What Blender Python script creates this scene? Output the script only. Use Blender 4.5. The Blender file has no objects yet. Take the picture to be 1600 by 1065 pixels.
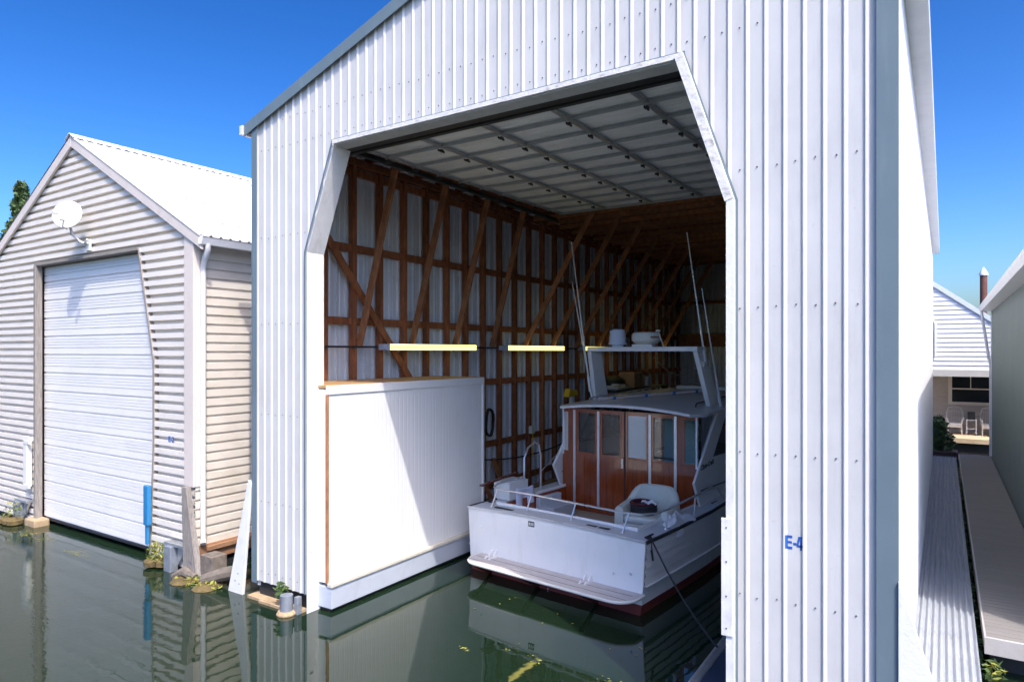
import bpy, bmesh, math, random
from mathutils import Vector, Matrix
random.seed(7)
R = math.radians
scn = bpy.context.scene
C = scn.collection

# ------------------------------------------------------------------ camera, sky, sun, exposure
cd = bpy.data.cameras.new('camera'); cam = bpy.data.objects.new('camera', cd); C.objects.link(cam)
cam.location = (0, 0, 4.1); cam.rotation_euler = (R(90), 0, R(33))
cd.sensor_width = 36; cd.lens = 23.38; cd.shift_y = 0.0103
cd.clip_start = 0.05; cd.clip_end = 2000
scn.camera = cam

SUN = Vector((-0.58, 0.398, -1.0)).normalized()          # the way the light travels
w = bpy.data.worlds.new('World'); scn.world = w; w.use_nodes = True
nt = w.node_tree; bg = nt.nodes['Background']
sky = nt.nodes.new('ShaderNodeTexSky'); sky.sky_type = 'NISHITA'; sky.sun_disc = False
sky.sun_elevation = math.asin(-SUN.z); sky.sun_rotation = math.atan2(-SUN.x, -SUN.y)
sky.altitude = 0; sky.air_density = 0.9; sky.dust_density = 2.6; sky.ozone_density = 3.0
gm = nt.nodes.new('ShaderNodeGamma'); gm.inputs[1].default_value = 1.68
hs = nt.nodes.new('ShaderNodeHueSaturation'); hs.inputs['Saturation'].default_value = 1.14; hs.inputs['Hue'].default_value = 0.502
nt.links.new(sky.outputs[0], gm.inputs[0]); nt.links.new(gm.outputs[0], hs.inputs['Color'])
nt.links.new(hs.outputs[0], bg.inputs[0]); bg.inputs[1].default_value = 0.06
sl = bpy.data.lights.new('sun', 'SUN'); so = bpy.data.objects.new('sun', sl); C.objects.link(so)
sl.energy = 2.5; sl.angle = R(0.5); sl.color = (1, 0.955, 0.88)
so.rotation_euler = SUN.to_track_quat('-Z', 'Y').to_euler(); so.location = (20, -20, 40)
vs = scn.view_settings; vs.view_transform = 'Standard'; vs.look = 'None'; vs.gamma = 1; vs.use_curve_mapping = False
vs.exposure = 0.82
scn.cycles.max_bounces = 10; scn.cycles.diffuse_bounces = 8; scn.cycles.glossy_bounces = 5
scn.cycles.transparent_max_bounces = 12

# ------------------------------------------------------------------ materials
MATS = {}
def mat(name, col, rough=.5, metal=0, var=.12, scale=3, bump=0, bscale=20, stretch=(1,1,1), dirt=0, dirtcol=(.25,.22,.17),
        dscale=2, dstretch=(1,1,1), coat=0, emis=None, estr=0, spec=.5, rnd=0, speck=0):
    if name in MATS: return MATS[name]
    m = bpy.data.materials.new(name); m.use_nodes = True; n = m.node_tree.nodes; l = m.node_tree.links
    b = n['Principled BSDF']
    b.inputs['Roughness'].default_value = rough; b.inputs['Metallic'].default_value = metal
    b.inputs['Specular IOR Level'].default_value = spec
    b.inputs['Coat Weight'].default_value = coat; b.inputs['Coat Roughness'].default_value = .04
    tc = n.new('ShaderNodeTexCoord')
    mp = n.new('ShaderNodeMapping'); mp.inputs['Scale'].default_value = stretch; l.new(tc.outputs['Object'], mp.inputs[0])
    nz = n.new('ShaderNodeTexNoise'); nz.inputs['Scale'].default_value = scale; nz.inputs['Detail'].default_value = 6
    nz.inputs['Roughness'].default_value = .6; l.new(mp.outputs[0], nz.inputs['Vector'])
    mx = n.new('ShaderNodeMix'); mx.data_type = 'RGBA'
    mr = n.new('ShaderNodeMapRange'); mr.inputs[1].default_value = .3; mr.inputs[2].default_value = .7
    l.new(nz.outputs[0], mr.inputs[0]); l.new(mr.outputs[0], mx.inputs[0])
    mx.inputs[6].default_value = [c*(1-var) for c in col]+[1]; mx.inputs[7].default_value = [min(.95, c*(1+var)) for c in col]+[1]
    out = mx.outputs[2]
    if dirt:
        mp2 = n.new('ShaderNodeMapping'); mp2.inputs['Scale'].default_value = dstretch; l.new(tc.outputs['Object'], mp2.inputs[0])
        n2 = n.new('ShaderNodeTexNoise'); n2.inputs['Scale'].default_value = dscale; n2.inputs['Detail'].default_value = 8
        n2.inputs['Roughness'].default_value = .7; l.new(mp2.outputs[0], n2.inputs['Vector'])
        r2 = n.new('ShaderNodeMapRange'); r2.inputs[1].default_value = .52; r2.inputs[2].default_value = .75; r2.inputs[4].default_value = dirt
        l.new(n2.outputs[0], r2.inputs[0])
        m2 = n.new('ShaderNodeMix'); m2.data_type = 'RGBA'; l.new(r2.outputs[0], m2.inputs[0]); l.new(out, m2.inputs[6])
        m2.inputs[7].default_value = list(dirtcol)+[1]; out = m2.outputs[2]
    if speck:
        n4 = n.new('ShaderNodeTexNoise'); n4.inputs['Scale'].default_value = 14; n4.inputs['Detail'].default_value = 3; l.new(tc.outputs['Object'], n4.inputs['Vector'])
        r4 = n.new('ShaderNodeMapRange'); r4.inputs[1].default_value = .68; r4.inputs[2].default_value = .74; r4.inputs[4].default_value = speck
        l.new(n4.outputs[0], r4.inputs[0])
        m4 = n.new('ShaderNodeMix'); m4.data_type = 'RGBA'; l.new(r4.outputs[0], m4.inputs[0]); l.new(out, m4.inputs[6])
        m4.inputs[7].default_value = list(dirtcol)+[1]; out = m4.outputs[2]
    if rnd:
        oi = n.new('ShaderNodeObjectInfo'); r5 = n.new('ShaderNodeMapRange'); r5.inputs[3].default_value = 1-rnd; r5.inputs[4].default_value = 1+rnd
        l.new(oi.outputs['Random'], r5.inputs[0])
        m5 = n.new('ShaderNodeMix'); m5.data_type = 'RGBA'; m5.blend_type = 'MULTIPLY'; m5.inputs[0].default_value = 1
        l.new(out, m5.inputs[6]); l.new(r5.outputs[0], m5.inputs[7]); out = m5.outputs[2]
    l.new(out, b.inputs['Base Color'])
    rr = n.new('ShaderNodeMapRange'); rr.inputs[3].default_value = max(0, rough-.08); rr.inputs[4].default_value = min(1, rough+.08)
    l.new(nz.outputs[0], rr.inputs[0]); l.new(rr.outputs[0], b.inputs['Roughness'])
    if bump:
        n3 = n.new('ShaderNodeTexNoise'); n3.inputs['Scale'].default_value = bscale; n3.inputs['Detail'].default_value = 4
        l.new(mp.outputs[0], n3.inputs['Vector'])
        bp = n.new('ShaderNodeBump'); bp.inputs['Strength'].default_value = bump; bp.inputs['Distance'].default_value = .02
        l.new(n3.outputs[0], bp.inputs['Height']); l.new(bp.outputs[0], b.inputs['Normal'])
    if emis:
        b.inputs['Emission Color'].default_value = list(emis)+[1]; b.inputs['Emission Strength'].default_value = estr
    MATS[name] = m; return m

def glassmat(name, tint, refl=1.0):
    m = bpy.data.materials.new(name); m.use_nodes = True; n = m.node_tree.nodes; l = m.node_tree.links
    n.remove(n['Principled BSDF']); o = n['Material Output']
    t = n.new('ShaderNodeBsdfTransparent'); t.inputs[0].default_value = list(tint)+[1]
    g = n.new('ShaderNodeBsdfGlossy'); g.inputs['Roughness'].default_value = .01
    tc = n.new('ShaderNodeTexCoord'); nz = n.new('ShaderNodeTexNoise'); nz.inputs['Scale'].default_value = 1.5
    l.new(tc.outputs['Object'], nz.inputs['Vector'])
    bp = n.new('ShaderNodeBump'); bp.inputs['Strength'].default_value = .03; l.new(nz.outputs[0], bp.inputs['Height'])
    l.new(bp.outputs[0], g.inputs['Normal'])
    f = n.new('ShaderNodeFresnel'); f.inputs[0].default_value = 2.0
    mx = n.new('ShaderNodeMixShader'); l.new(f.outputs[0], mx.inputs[0]); l.new(t.outputs[0], mx.inputs[1]); l.new(g.outputs[0], mx.inputs[2])
    l.new(mx.outputs[0], o.inputs[0]); return m

white_metal = mat('white_painted_metal', (.585,.58,.565), .4, var=.06, scale=1.6, dirt=.55, dirtcol=(.47,.455,.43), dscale=2.6, dstretch=(3.5,3.5,.4), speck=.4, bump=.14, bscale=2.2)
white_side = mat('white_side_metal', (.76,.77,.78), .45, var=.03, scale=.8, dirt=.12, dirtcol=(.55,.54,.5), dscale=1.2, bump=.04, bscale=2)
screw_m = mat('screw_steel', (.16,.16,.17), .5, .6)
blue_trim = mat('blue_grey_trim', (.135,.187,.215), .45, var=.06, scale=1.5, dirt=.2, dirtcol=(.3,.34,.35), dstretch=(4,4,.5))
white_wood = mat('white_painted_wood', (.74,.74,.73), .6, var=.05, scale=6, dirt=.45, dirtcol=(.33,.3,.26), dscale=5, dstretch=(1,1,.4), bump=.15, bscale=30)
peeling = mat('peeling_white_paint', (.7,.69,.67), .7, var=.08, scale=8, dirt=.9, dirtcol=(.2,.18,.16), dscale=7, dstretch=(1,2,2.2), bump=.3, bscale=25)
grey_board = mat('grey_board', (.55,.55,.55), .7, var=.1, scale=5, dirt=.3, dirtcol=(.2,.19,.18))
brown_wood = mat('brown_framing_wood', (.27,.093,.036), .75, var=.38, scale=4, stretch=(3,3,.8), dirt=.5, dirtcol=(.09,.035,.018), dscale=3, bump=.2, bscale=25, rnd=.3)
brown_wood_light = mat('lighter_framing_wood', (.34,.145,.065), .75, var=.32, scale=4, stretch=(2,2,1), dirt=.4, dirtcol=(.12,.05,.025), dscale=3, bump=.2, bscale=25, rnd=.25)
int_metal = mat('inner_sheet_metal', (.66,.7,.76), .33, .15, var=.1, scale=1.5, stretch=(1,1,.3), dirt=.35, dirtcol=(.25,.24,.22), dscale=2)
dark_roofmetal = mat('roof_inner_metal', (.3,.3,.3), .5, .3, var=.15)
door_panel = mat('overhead_door_panel', (.84,.86,.86), .35, .05, var=.12, scale=1.4, stretch=(.5,3,1), dirt=.3, dirtcol=(.42,.4,.3), dscale=2.5, bump=.12, bscale=3)
door_strut = mat('door_strut_steel', (.42,.44,.46), .42, .25, var=.1)
dark_steel = mat('dark_steel', (.06,.065,.07), .5, .6, var=.2)
black_m = mat('black_rubber', (.02,.021,.024), .55, var=.3)
plywood = mat('plywood_top', (.42,.25,.11), .7, var=.18, scale=3, stretch=(1,4,1))
locker_white = mat('white_panel_cladding', (.73,.735,.73), .38, var=.03, scale=1, dirt=.25, dirtcol=(.55,.54,.5), dscale=2.4, dstretch=(1,1.5,.4), bump=.1, bscale=3)
cream_m = mat('cream_trim', (.62,.58,.48), .6, var=.06, dirt=.4, dirtcol=(.3,.27,.2), dscale=6)
float_grey = mat('grey_float_skirt', (.44,.48,.55), .5, var=.06, scale=1, dirt=.3, dirtcol=(.25,.26,.26), dscale=4, dstretch=(1,1,.4))
tan_wood = mat('tan_wood', (.4,.29,.17), .8, var=.25, scale=6, dirt=.5, dirtcol=(.14,.1,.06), dscale=5, bump=.3)
weathered = mat('weathered_wood', (.25,.225,.2), .85, var=.3, scale=7, stretch=(6,6,.7), dirt=.5, dirtcol=(.15,.13,.11), dscale=5, dstretch=(5,5,.7), bump=.5, bscale=14)
red_wood = mat('reddish_wood_beam', (.3,.16,.085), .8, var=.25, scale=5, stretch=(3,.6,3), dirt=.5, dirtcol=(.1,.06,.04), bump=.3)
siding_m = mat('beige_white_siding', (.74,.69,.615), .5, var=.045, scale=1.5, dirt=.35, dirtcol=(.43,.39,.35), dscale=1.6, dstretch=(1,1,2.5))
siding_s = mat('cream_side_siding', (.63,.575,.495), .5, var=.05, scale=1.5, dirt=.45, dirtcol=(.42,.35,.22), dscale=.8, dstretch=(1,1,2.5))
trim_m = mat('taupe_trim', (.64,.57,.51), .5, var=.05, scale=1.5, dirt=.35, dirtcol=(.3,.27,.24), dscale=3)
roof_white = mat('white_roof_metal', (.68,.69,.7), .4, var=.03, scale=1, dirt=.25, dirtcol=(.5,.49,.46), dscale=5)
gutter_m = mat('white_gutter', (.66,.67,.68), .4, var=.05, dirt=.25, dirtcol=(.35,.34,.32), dscale=4)
rolldoor = mat('white_lap_door', (.76,.75,.735), .42, var=.03, scale=1.2, dirt=.25, dirtcol=(.52,.5,.47), dscale=2, dstretch=(.6,1,2))
dish_m = mat('pale_dish', (.56,.55,.54), .45, var=.03)
dull_galv = mat('dull_galvanised_steel', (.26,.29,.33), .55, .4, var=.25, scale=5, dirt=.6, dirtcol=(.14,.13,.11), dscale=6)
galv = mat('galvanised_steel', (.45,.47,.49), .42, .7, var=.12, scale=6)
ramp_m = mat('corrugated_walkway_metal', (.36,.385,.42), .5, 0, var=.12, scale=4, dirt=.2, dirtcol=(.3,.3,.3), dscale=6)
dock_m = mat('grey_mauve_decking', (.18,.17,.16), .75, var=.13, scale=3, stretch=(.4,5,1), dirt=.3, dirtcol=(.2,.19,.185), dscale=3, bump=.2)
dock_edge = mat('pale_dock_edge', (.4,.38,.365), .7, var=.08, dirt=.3)
bld_grey = mat('grey_green_metal', (.22,.26,.245), .5, var=.05, scale=1, dirt=.2, dirtcol=(.3,.31,.3), dstretch=(3,3,.3))
far_white = mat('white_lap_siding', (.74,.76,.8), .5, var=.03, dirt=.15, dirtcol=(.5,.5,.5))
far_grey = mat('grey_porch_siding', (.5,.49,.47), .6, var=.05, dirt=.2)
far_roof = mat('pale_far_roof', (.6,.66,.72), .5, var=.04)
far_frame = mat('cream_window_frame', (.72,.7,.65), .5, var=.03)
porch_wood = mat('yellow_porch_boards', (.6,.46,.3), .7, var=.15, stretch=(1,4,1), scale=4)
wicker = mat('white_wicker', (.7,.7,.7), .6, var=.1, bump=.4, bscale=60)
rust_pile = mat('rust_brown_pile', (.14,.055,.04), .7, var=.2, scale=5)
# boat
hull_w = mat('white_hull_paint', (.82,.82,.81), .2, var=.03, scale=1, dirt=.3, dirtcol=(.6,.56,.49), dscale=2.2, dstretch=(2,2,.5), coat=.5)
boot_red = mat('red_bottom_paint', (.2,.035,.03), .6, var=.15, dirt=.4, dirtcol=(.08,.02,.02))
deck_m = mat('grey_blue_deck_paint', (.52,.56,.6), .5, var=.04, scale=2, dirt=.2, dirtcol=(.4,.42,.42))
roof_m = mat('grey_canvas_roof', (.6,.6,.59), .35, var=.05, scale=1.2, dirt=.25, dirtcol=(.38,.37,.34), dscale=1.5)
mahog = mat('varnished_mahogany', (.29,.058,.016), .18, var=.25, scale=3, stretch=(8,8,.7), dirt=.4, dirtcol=(.2,.04,.012), dscale=4, dstretch=(6,6,.6), coat=1.0)
mahog_dark = mat('dark_mahogany', (.085,.02,.01), .25, var=.25, coat=.8)
alu = mat('aluminium_strip', (.75,.76,.78), .35, .5, var=.06, scale=10)
chrome = mat('chrome', (.78,.78,.78), .3, .75, var=.03)
teak_grey = mat('grey_planked_platform', (.5,.47,.46), .75, var=.12, scale=4, stretch=(1,6,1), dirt=.4, dirtcol=(.33,.3,.28), dscale=6)
sole_m = mat('tan_cockpit_sole', (.45,.35,.25), .7, var=.1)
offwhite = mat('offwhite_plastic', (.7,.7,.64), .4, var=.03)
blue_white = mat('blue_white_plastic', (.66,.71,.84), .35, var=.03)
leather = mat('pale_green_leather', (.68,.69,.61), .42, var=.05, scale=3, bump=.15, bscale=30)
cloth_w = mat('white_cloth', (.78,.79,.83), .85, var=.04, bump=.2, bscale=14)
cloth_b = mat('pale_blue_towel', (.62,.67,.85), .9, var=.08, scale=9, stretch=(1,6,1), bump=.4, bscale=40)
grey_box = mat('pale_grey_box', (.6,.64,.66), .5, var=.03)
rope_m = mat('black_rope', (.025,.025,.028), .8, var=.3, bump=.5, bscale=120)
rope_w = mat('pale_rope', (.5,.47,.4), .8, var=.2)
yellow_m = mat('yellow_plastic', (.75,.5,.03), .4, var=.06)
blue_m = mat('blue_plastic', (.025,.19,.4), .4, var=.08, dirt=.3, dirtcol=(.1,.2,.3))
blue_text = mat('blue_lettering', (.02,.1,.38), .5, var=.03)
black_text = mat('black_lettering', (.015,.015,.018), .5, var=.03)
red_text = mat('red_lettering', (.25,.04,.04), .5, var=.03)
cardboard = mat('cardboard', (.38,.22,.12), .8, var=.1)
darkblue = mat('dark_blue_carpet', (.03,.05,.09), .9, var=.2)
tube_m = mat('lit_yellow_tube', (.85,.75,.35), .4, var=.02, emis=(1,.87,.24), estr=1.35)
lamp_house = mat('grey_lamp_housing', (.45,.48,.55), .5, var=.05)
leaf_g = mat('leaf_green', (.085,.14,.04), .55, var=.45, scale=2)
leaf_d = mat('leaf_dark', (.045,.085,.035), .55, var=.4, scale=2)
leaf_y = mat('leaf_yellow', (.27,.27,.045), .6, var=.35, scale=5)
moss_m = mat('brown_moss', (.13,.095,.035), .9, var=.4, scale=12, bump=.8, bscale=40)
darkwood = mat('dark_wet_wood', (.16,.135,.11), .85, var=.35, scale=8, dirt=.6, dirtcol=(.07,.06,.045), bump=.5, bscale=14)
bark = mat('bark', (.09,.065,.045), .9, var=.3, scale=6)
pink_tape = mat('pale_pink_wrap', (.66,.57,.54), .6, var=.12, scale=8)
blue_tape = mat('blue_tape', (.02,.13,.42), .5, var=.05)
win_dark = glassmat('dark_window_glass', (.3,.33,.36))
win_clear = glassmat('cabin_glass', (.55,.6,.65))

# ------------------------------------------------------------------ builders
OFF = {}
def tag(o, label, cat, group=None):
    o['label'] = label; o['category'] = cat
    if group: o['group'] = group
    return o
def thing(name, label, cat, loc=(0,0,0), rotz=0, group=None, local=False):
    o = bpy.data.objects.new(name, None); C.objects.link(o); o.empty_display_size = .2
    o.location = loc; o.rotation_euler = (0,0,rotz)
    OFF[o.name] = Vector((0,0,0)) if local else Vector(loc)
    return tag(o, label, cat, group)
def copy_tree(o, parent=None):
    c = o.copy(); C.objects.link(c); OFF[c.name] = OFF.get(o.name, Vector())
    if parent: c.parent = parent
    for ch in list(o.children): copy_tree(ch, c)
    return c

class MB:
    def __init__(s): s.v=[]; s.f=[]; s.m=[]
    def add(s, vs, fs, mi=0):
        k=len(s.v); s.v += [Vector(p) for p in vs]
        for f in fs: s.f.append([k+i for i in f]); s.m.append(mi)
        return s
    def quad(s,*p,mi=0): return s.add(p,[list(range(len(p)))],mi)
    def hexa(s,b,t,mi=0):
        return s.add(list(b)+list(t),[[3,2,1,0],[4,5,6,7],[0,1,5,4],[1,2,6,5],[2,3,7,6],[3,0,4,7]],mi)
    def box(s,x0,x1,y0,y1,z0,z1,mi=0):
        return s.hexa([(x0,y0,z0),(x1,y0,z0),(x1,y1,z0),(x0,y1,z0)],[(x0,y0,z1),(x1,y0,z1),(x1,y1,z1),(x0,y1,z1)],mi)
    def beam(s,p,q,w,h,side=None,mi=0):
        p=Vector(p);q=Vector(q);d=(q-p).normalized()
        a=Vector(side) if side else (Vector((0,0,1)).cross(d) if abs(d.z)<.98 else Vector((1,0,0)))
        a=(a-d*a.dot(d)).normalized(); b=d.cross(a)
        c=[(-1,-1),(1,-1),(1,1),(-1,1)]
        return s.hexa([p+a*(w/2*i)+b*(h/2*j) for i,j in c],[q+a*(w/2*i)+b*(h/2*j) for i,j in c],mi)
    def tube(s,pts,r,n=8,mi=0,cap=True):
        pts=[Vector(p) for p in pts]; rs=r if isinstance(r,(list,tuple)) else [r]*len(pts)
        k=len(s.v); ref=None
        for i,p in enumerate(pts):
            d=(pts[min(i+1,len(pts)-1)]-pts[max(i-1,0)]).normalized()
            if ref is None:
                ref=d.orthogonal().normalized()
            ref=(ref-d*ref.dot(d)).normalized(); b=d.cross(ref)
            for j in range(n):
                t=2*math.pi*j/n; s.v.append(p+(ref*math.cos(t)+b*math.sin(t))*rs[i])
        for i in range(len(pts)-1):
            for j in range(n):
                s.f.append([k+i*n+j,k+i*n+(j+1)%n,k+(i+1)*n+(j+1)%n,k+(i+1)*n+j]); s.m.append(mi)
        if cap:
            s.f.append([k+j for j in range(n)][::-1]); s.m.append(mi)
            e=k+(len(pts)-1)*n; s.f.append([e+j for j in range(n)]); s.m.append(mi)
        return s
    def lathe(s,prof,c,n=20,mi=0):
        k=len(s.v); c=Vector(c)
        for r,z in prof:
            for j in range(n):
                t=2*math.pi*j/n; s.v.append(c+Vector((r*math.cos(t),r*math.sin(t),z)))
        for i in range(len(prof)-1):
            for j in range(n):
                s.f.append([k+i*n+j,k+i*n+(j+1)%n,k+(i+1)*n+(j+1)%n,k+(i+1)*n+j]); s.m.append(mi)
        s.f.append([k+j for j in range(n)][::-1]); s.m.append(mi)
        e=k+(len(prof)-1)*n; s.f.append([e+j for j in range(n)]); s.m.append(mi)
        return s
    def prism(s,poly,axis,lo,hi,mi=0):
        def P(p,t):
            return {'x':(t,p[0],p[1]),'y':(p[0],t,p[1]),'z':(p[0],p[1],t)}[axis]
        n=len(poly)
        return s.add([P(p,lo) for p in poly]+[P(p,hi) for p in poly],
            [list(range(n))[::-1],[n+i for i in range(n)]]+[[i,(i+1)%n,n+(i+1)%n,n+i] for i in range(n)],mi)
    def grid(s,rows,mi=0):
        k=len(s.v); n=len(rows[0])
        for r in rows: s.v += [Vector(p) for p in r]
        for i in range(len(rows)-1):
            for j in range(n-1):
                s.f.append([k+i*n+j,k+i*n+j+1,k+(i+1)*n+j+1,k+(i+1)*n+j]); s.m.append(mi)
        return s
    def build(s,name,mats,parent=None,smooth=False,bevel=0,label=None,solid=0,fix=True):
        me=bpy.data.meshes.new(name); o=bpy.data.objects.new(name,me); C.objects.link(o)
        off=OFF.get(parent.name,Vector()) if parent else Vector()
        me.from_pydata([tuple(p-off) for p in s.v],[],s.f)
        if not isinstance(mats,(list,tuple)): mats=[mats]
        for m in mats: me.materials.append(m)
        for p,mi in zip(me.polygons,s.m): p.material_index=mi
        if fix:
            bm=bmesh.new(); bm.from_mesh(me); bmesh.ops.recalc_face_normals(bm,faces=bm.faces); bm.to_mesh(me); bm.free()
        if smooth:
            for p in me.polygons: p.use_smooth=True
            me.set_sharp_from_angle(angle=R(38)) if hasattr(me,'set_sharp_from_angle') else None
        if parent: o.parent=parent
        OFF[o.name]=off
        if solid:
            m=o.modifiers.new('solid','SOLIDIFY'); m.thickness=solid; m.offset=0
        if bevel:
            m=o.modifiers.new('bevel','BEVEL'); m.width=bevel; m.segments=2; m.limit_method='ANGLE'; m.angle_limit=R(40)
        if label: o['label']=label
        me.update(); return o
def solo(mb,name,mats,label,cat,group=None,**k):            # a thing that is one mesh, its origin moved to its base
    o=mb.build(name,mats,None,**k); vs=[v.co for v in o.data.vertices]
    c=Vector((sum(v.x for v in vs)/len(vs),sum(v.y for v in vs)/len(vs),min(v.z for v in vs)))
    o.data.transform(Matrix.Translation(-c)); o.location=c
    OFF[o.name]=c
    return tag(o,label,cat,group)
def text_obj(name,body,size,m,parent,place,offset=0,shear=0,extrude=.002,drape=None,cuts=()):
    cu=bpy.data.curves.new(name,'FONT'); cu.body=body; cu.size=size; cu.offset=offset; cu.shear=shear; cu.extrude=extrude
    cu.align_x='CENTER'; cu.align_y='CENTER'
    t=bpy.data.objects.new(name,cu); C.objects.link(t)
    me=bpy.data.meshes.new_from_object(t.evaluated_get(bpy.context.evaluated_depsgraph_get()))
    bpy.data.objects.remove(t); bpy.data.curves.remove(cu)
    me.transform(place); me.materials.clear(); me.materials.append(m)
    if drape:
        bm=bmesh.new(); bm.from_mesh(me)
        for x in cuts:
            bmesh.ops.bisect_plane(bm,geom=bm.verts[:]+bm.edges[:]+bm.faces[:],plane_co=(x,0,0),plane_no=(1,0,0))
        for v in bm.verts: v.co.y += drape(v.co.x)
        bm.to_mesh(me); bm.free()
    off=OFF.get(parent.name,Vector()); me.transform(Matrix.Translation(-off))
    o=bpy.data.objects.new(name,me); C.objects.link(o); o.parent=parent; OFF[o.name]=off
    return o
FRONT=lambda x,y,z: Matrix.Translation((x,y,z)) @ Matrix.Rotation(R(90),4,'X')
def leaves(mb,c,rad,n,size,mis=(0,),flat=.0,fill=.35):
    for _ in range(n):
        d=Vector((random.gauss(0,1),random.gauss(0,1),random.gauss(0,1))).normalized()
        r=fill+(1-fill)*random.random()**.5
        p=Vector(c)+Vector((d.x*rad[0],d.y*rad[1],d.z*rad[2]))*r
        a=Vector((random.gauss(0,1),random.gauss(0,1),random.gauss(0,1)*(1-flat))).normalized(); b=a.orthogonal().normalized()
        b=(b*math.cos(1)+a.cross(b)*math.sin(random.random()*6))
        s=size*(.6+.8*random.random())
        mb.quad(p-a*s,p+b*s*.45,p+a*s,p-b*s*.45,mi=random.choice(mis))
    return mb

# ------------------------------------------------------------------ water and paths
def water_mat():
    m=bpy.data.materials.new('murky_water'); m.use_nodes=True; n=m.node_tree.nodes; l=m.node_tree.links
    b=n['Principled BSDF']; b.inputs['IOR'].default_value=1.5; b.inputs['Roughness'].default_value=.015
    tc=n.new('ShaderNodeTexCoord')
    n0=n.new('ShaderNodeTexNoise'); n0.inputs['Scale'].default_value=.35; l.new(tc.outputs['Object'],n0.inputs['Vector'])
    mx=n.new('ShaderNodeMix'); mx.data_type='RGBA'; l.new(n0.outputs[0],mx.inputs[0])
    mx.inputs[6].default_value=(.007,.018,.009,1); mx.inputs[7].default_value=(.011,.024,.012,1); l.new(mx.outputs[2],b.inputs['Base Color'])
    sx=n.new('ShaderNodeSeparateXYZ'); l.new(tc.outputs['Object'],sx.inputs[0])
    mr=n.new('ShaderNodeMapRange'); mr.inputs[1].default_value=-8.5; mr.inputs[2].default_value=-12; mr.inputs[3].default_value=.12; mr.inputs[4].default_value=1
    l.new(sx.outputs[0],mr.inputs[0])
    mp=n.new('ShaderNodeMapping'); mp.inputs['Rotation'].default_value=(0,0,R(25)); mp.inputs['Scale'].default_value=(1,2.0,1); l.new(tc.outputs['Object'],mp.inputs[0])
    n1=n.new('ShaderNodeTexNoise'); n1.inputs['Scale'].default_value=8; n1.inputs['Detail'].default_value=4; l.new(mp.outputs[0],n1.inputs['Vector'])
    n2=n.new('ShaderNodeTexNoise'); n2.inputs['Scale'].default_value=1.8; n2.inputs['Detail'].default_value=2; l.new(tc.outputs['Object'],n2.inputs['Vector'])
    mu=n.new('ShaderNodeMath'); mu.operation='MULTIPLY'; l.new(n1.outputs[0],mu.inputs[0]); l.new(mr.outputs[0],mu.inputs[1])
    b1=n.new('ShaderNodeBump'); b1.inputs['Strength'].default_value=.3; b1.inputs['Distance'].default_value=.0055; l.new(mu.outputs[0],b1.inputs['Height'])
    b2=n.new('ShaderNodeBump'); b2.inputs['Strength'].default_value=.25; b2.inputs['Distance'].default_value=.011; l.new(n2.outputs[0],b2.inputs['Height'])
    l.new(b2.outputs[0],b1.inputs['Normal']); l.new(b1.outputs[0],b.inputs['Normal'])
    return m
wt=MB().quad((-600,-600,0),(600,-600,0),(600,600,0),(-600,600,0)).build('water',water_mat()); wt['kind']='structure'

ramp=MB(); N=81
prof=[(-.335+.69*i/N, .40+.028*math.cos(2*math.pi*i/9)) for i in range(N+1)]
ramp.grid([[(x,y,z) for x,z in prof] for y in (5.0,10.38)])
ramp.grid([[(x,y,z+.004) for x,z in prof] for y in (10.36,19.0)])
ramp.grid([[(x,y,z) for x,z in prof] for y in (18.98,28.0)])
ramp.box(-.335,-.32,5,28,.2,.385); ramp.box(.34,.357,5,28,.2,.415); ramp.box(-.32,.34,5,28,.2,.3)
o=ramp.build('ramp',ramp_m); o['kind']='structure'
dk=MB()
y=10.32
while y<28.2:
    dk.box(.45,1.36,y,y+.136,.47,.5); y+=.14
dk.box(.45,1.36,10.27,10.315,.3,.505,1); dk.box(.43,.45,10.27,28.2,.3,.497,1); dk.box(.5,1.36,10.6,28.2,-.2,.3,2)
o=dk.build('path',[dock_m,dock_edge,black_m]); o['kind']='structure'
bank=MB().box(-220,160,-120,-75,-1,1.2).hexa([(-260,10,-1),(-44,10,-1),(-44,260,-1),(-260,260,-1)],[(-260,12,1.5),(-50,12,.5),(-50,260,.5),(-260,260,1.5)]); o=bank.build('riverbank',mat('bank_soil',(.12,.11,.06),.9,var=.3,scale=.3)); o['kind']='structure'
tl=MB()
for i in range(26):
    x=-200+i*13.5+random.uniform(-4,4); h=random.uniform(6,13); rx=random.uniform(6,10)
    leaves(tl,(x,-84+random.uniform(-6,4),1+h*.5),(rx,6,h*.55),420,1.3,(0,0,1))
for i in range(22):
    leaves(tl,(-75-i*3+random.uniform(-4,4),36+i*9,3),(7,7,6.0),300,1.0,(0,0,1))
o=tl.build('far_treeline',[leaf_g,leaf_d]); o['kind']='stuff'

# ------------------------------------------------------------------ the main boathouse
PIT=.18; X0=-1.341
XL,XR=-9.70,-.356
OL,OR,OT,OC=-8.36,-1.81,7.272,5.65     # opening: sides, head, foot of the cut corners
CL,CR=-7.73,-2.347
RIDGE=-5.03
def roofz(x): return 9.44-(abs(x-RIDGE))*.336
def opentop(x):
    if x<OL or x>OR: return None
    if x<CL: return OC+(OT-OC)*(x-OL)/(CL-OL)
    if x>CR: return OT-(OT-OC)*(x-CR)/(OR-CR)
    return OT
def rib(x):                                   # depth of the cladding at x (negative = towards the water)
    t=(x-X0)%PIT
    if t<.006: return -.017*t/.006
    if t<.016: return -.017
    if t<.042: return -.017*(1-(t-.016)/.026)
    return 0
house=thing('metal_boathouse','tall white ribbed metal boathouse with blue corner trim and its door rolled up','boathouse',(-5.03,7,0))
xs=set([XL,XR,OL,OR,CL,CR])
k=int((XL-X0)/PIT)-1
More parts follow.
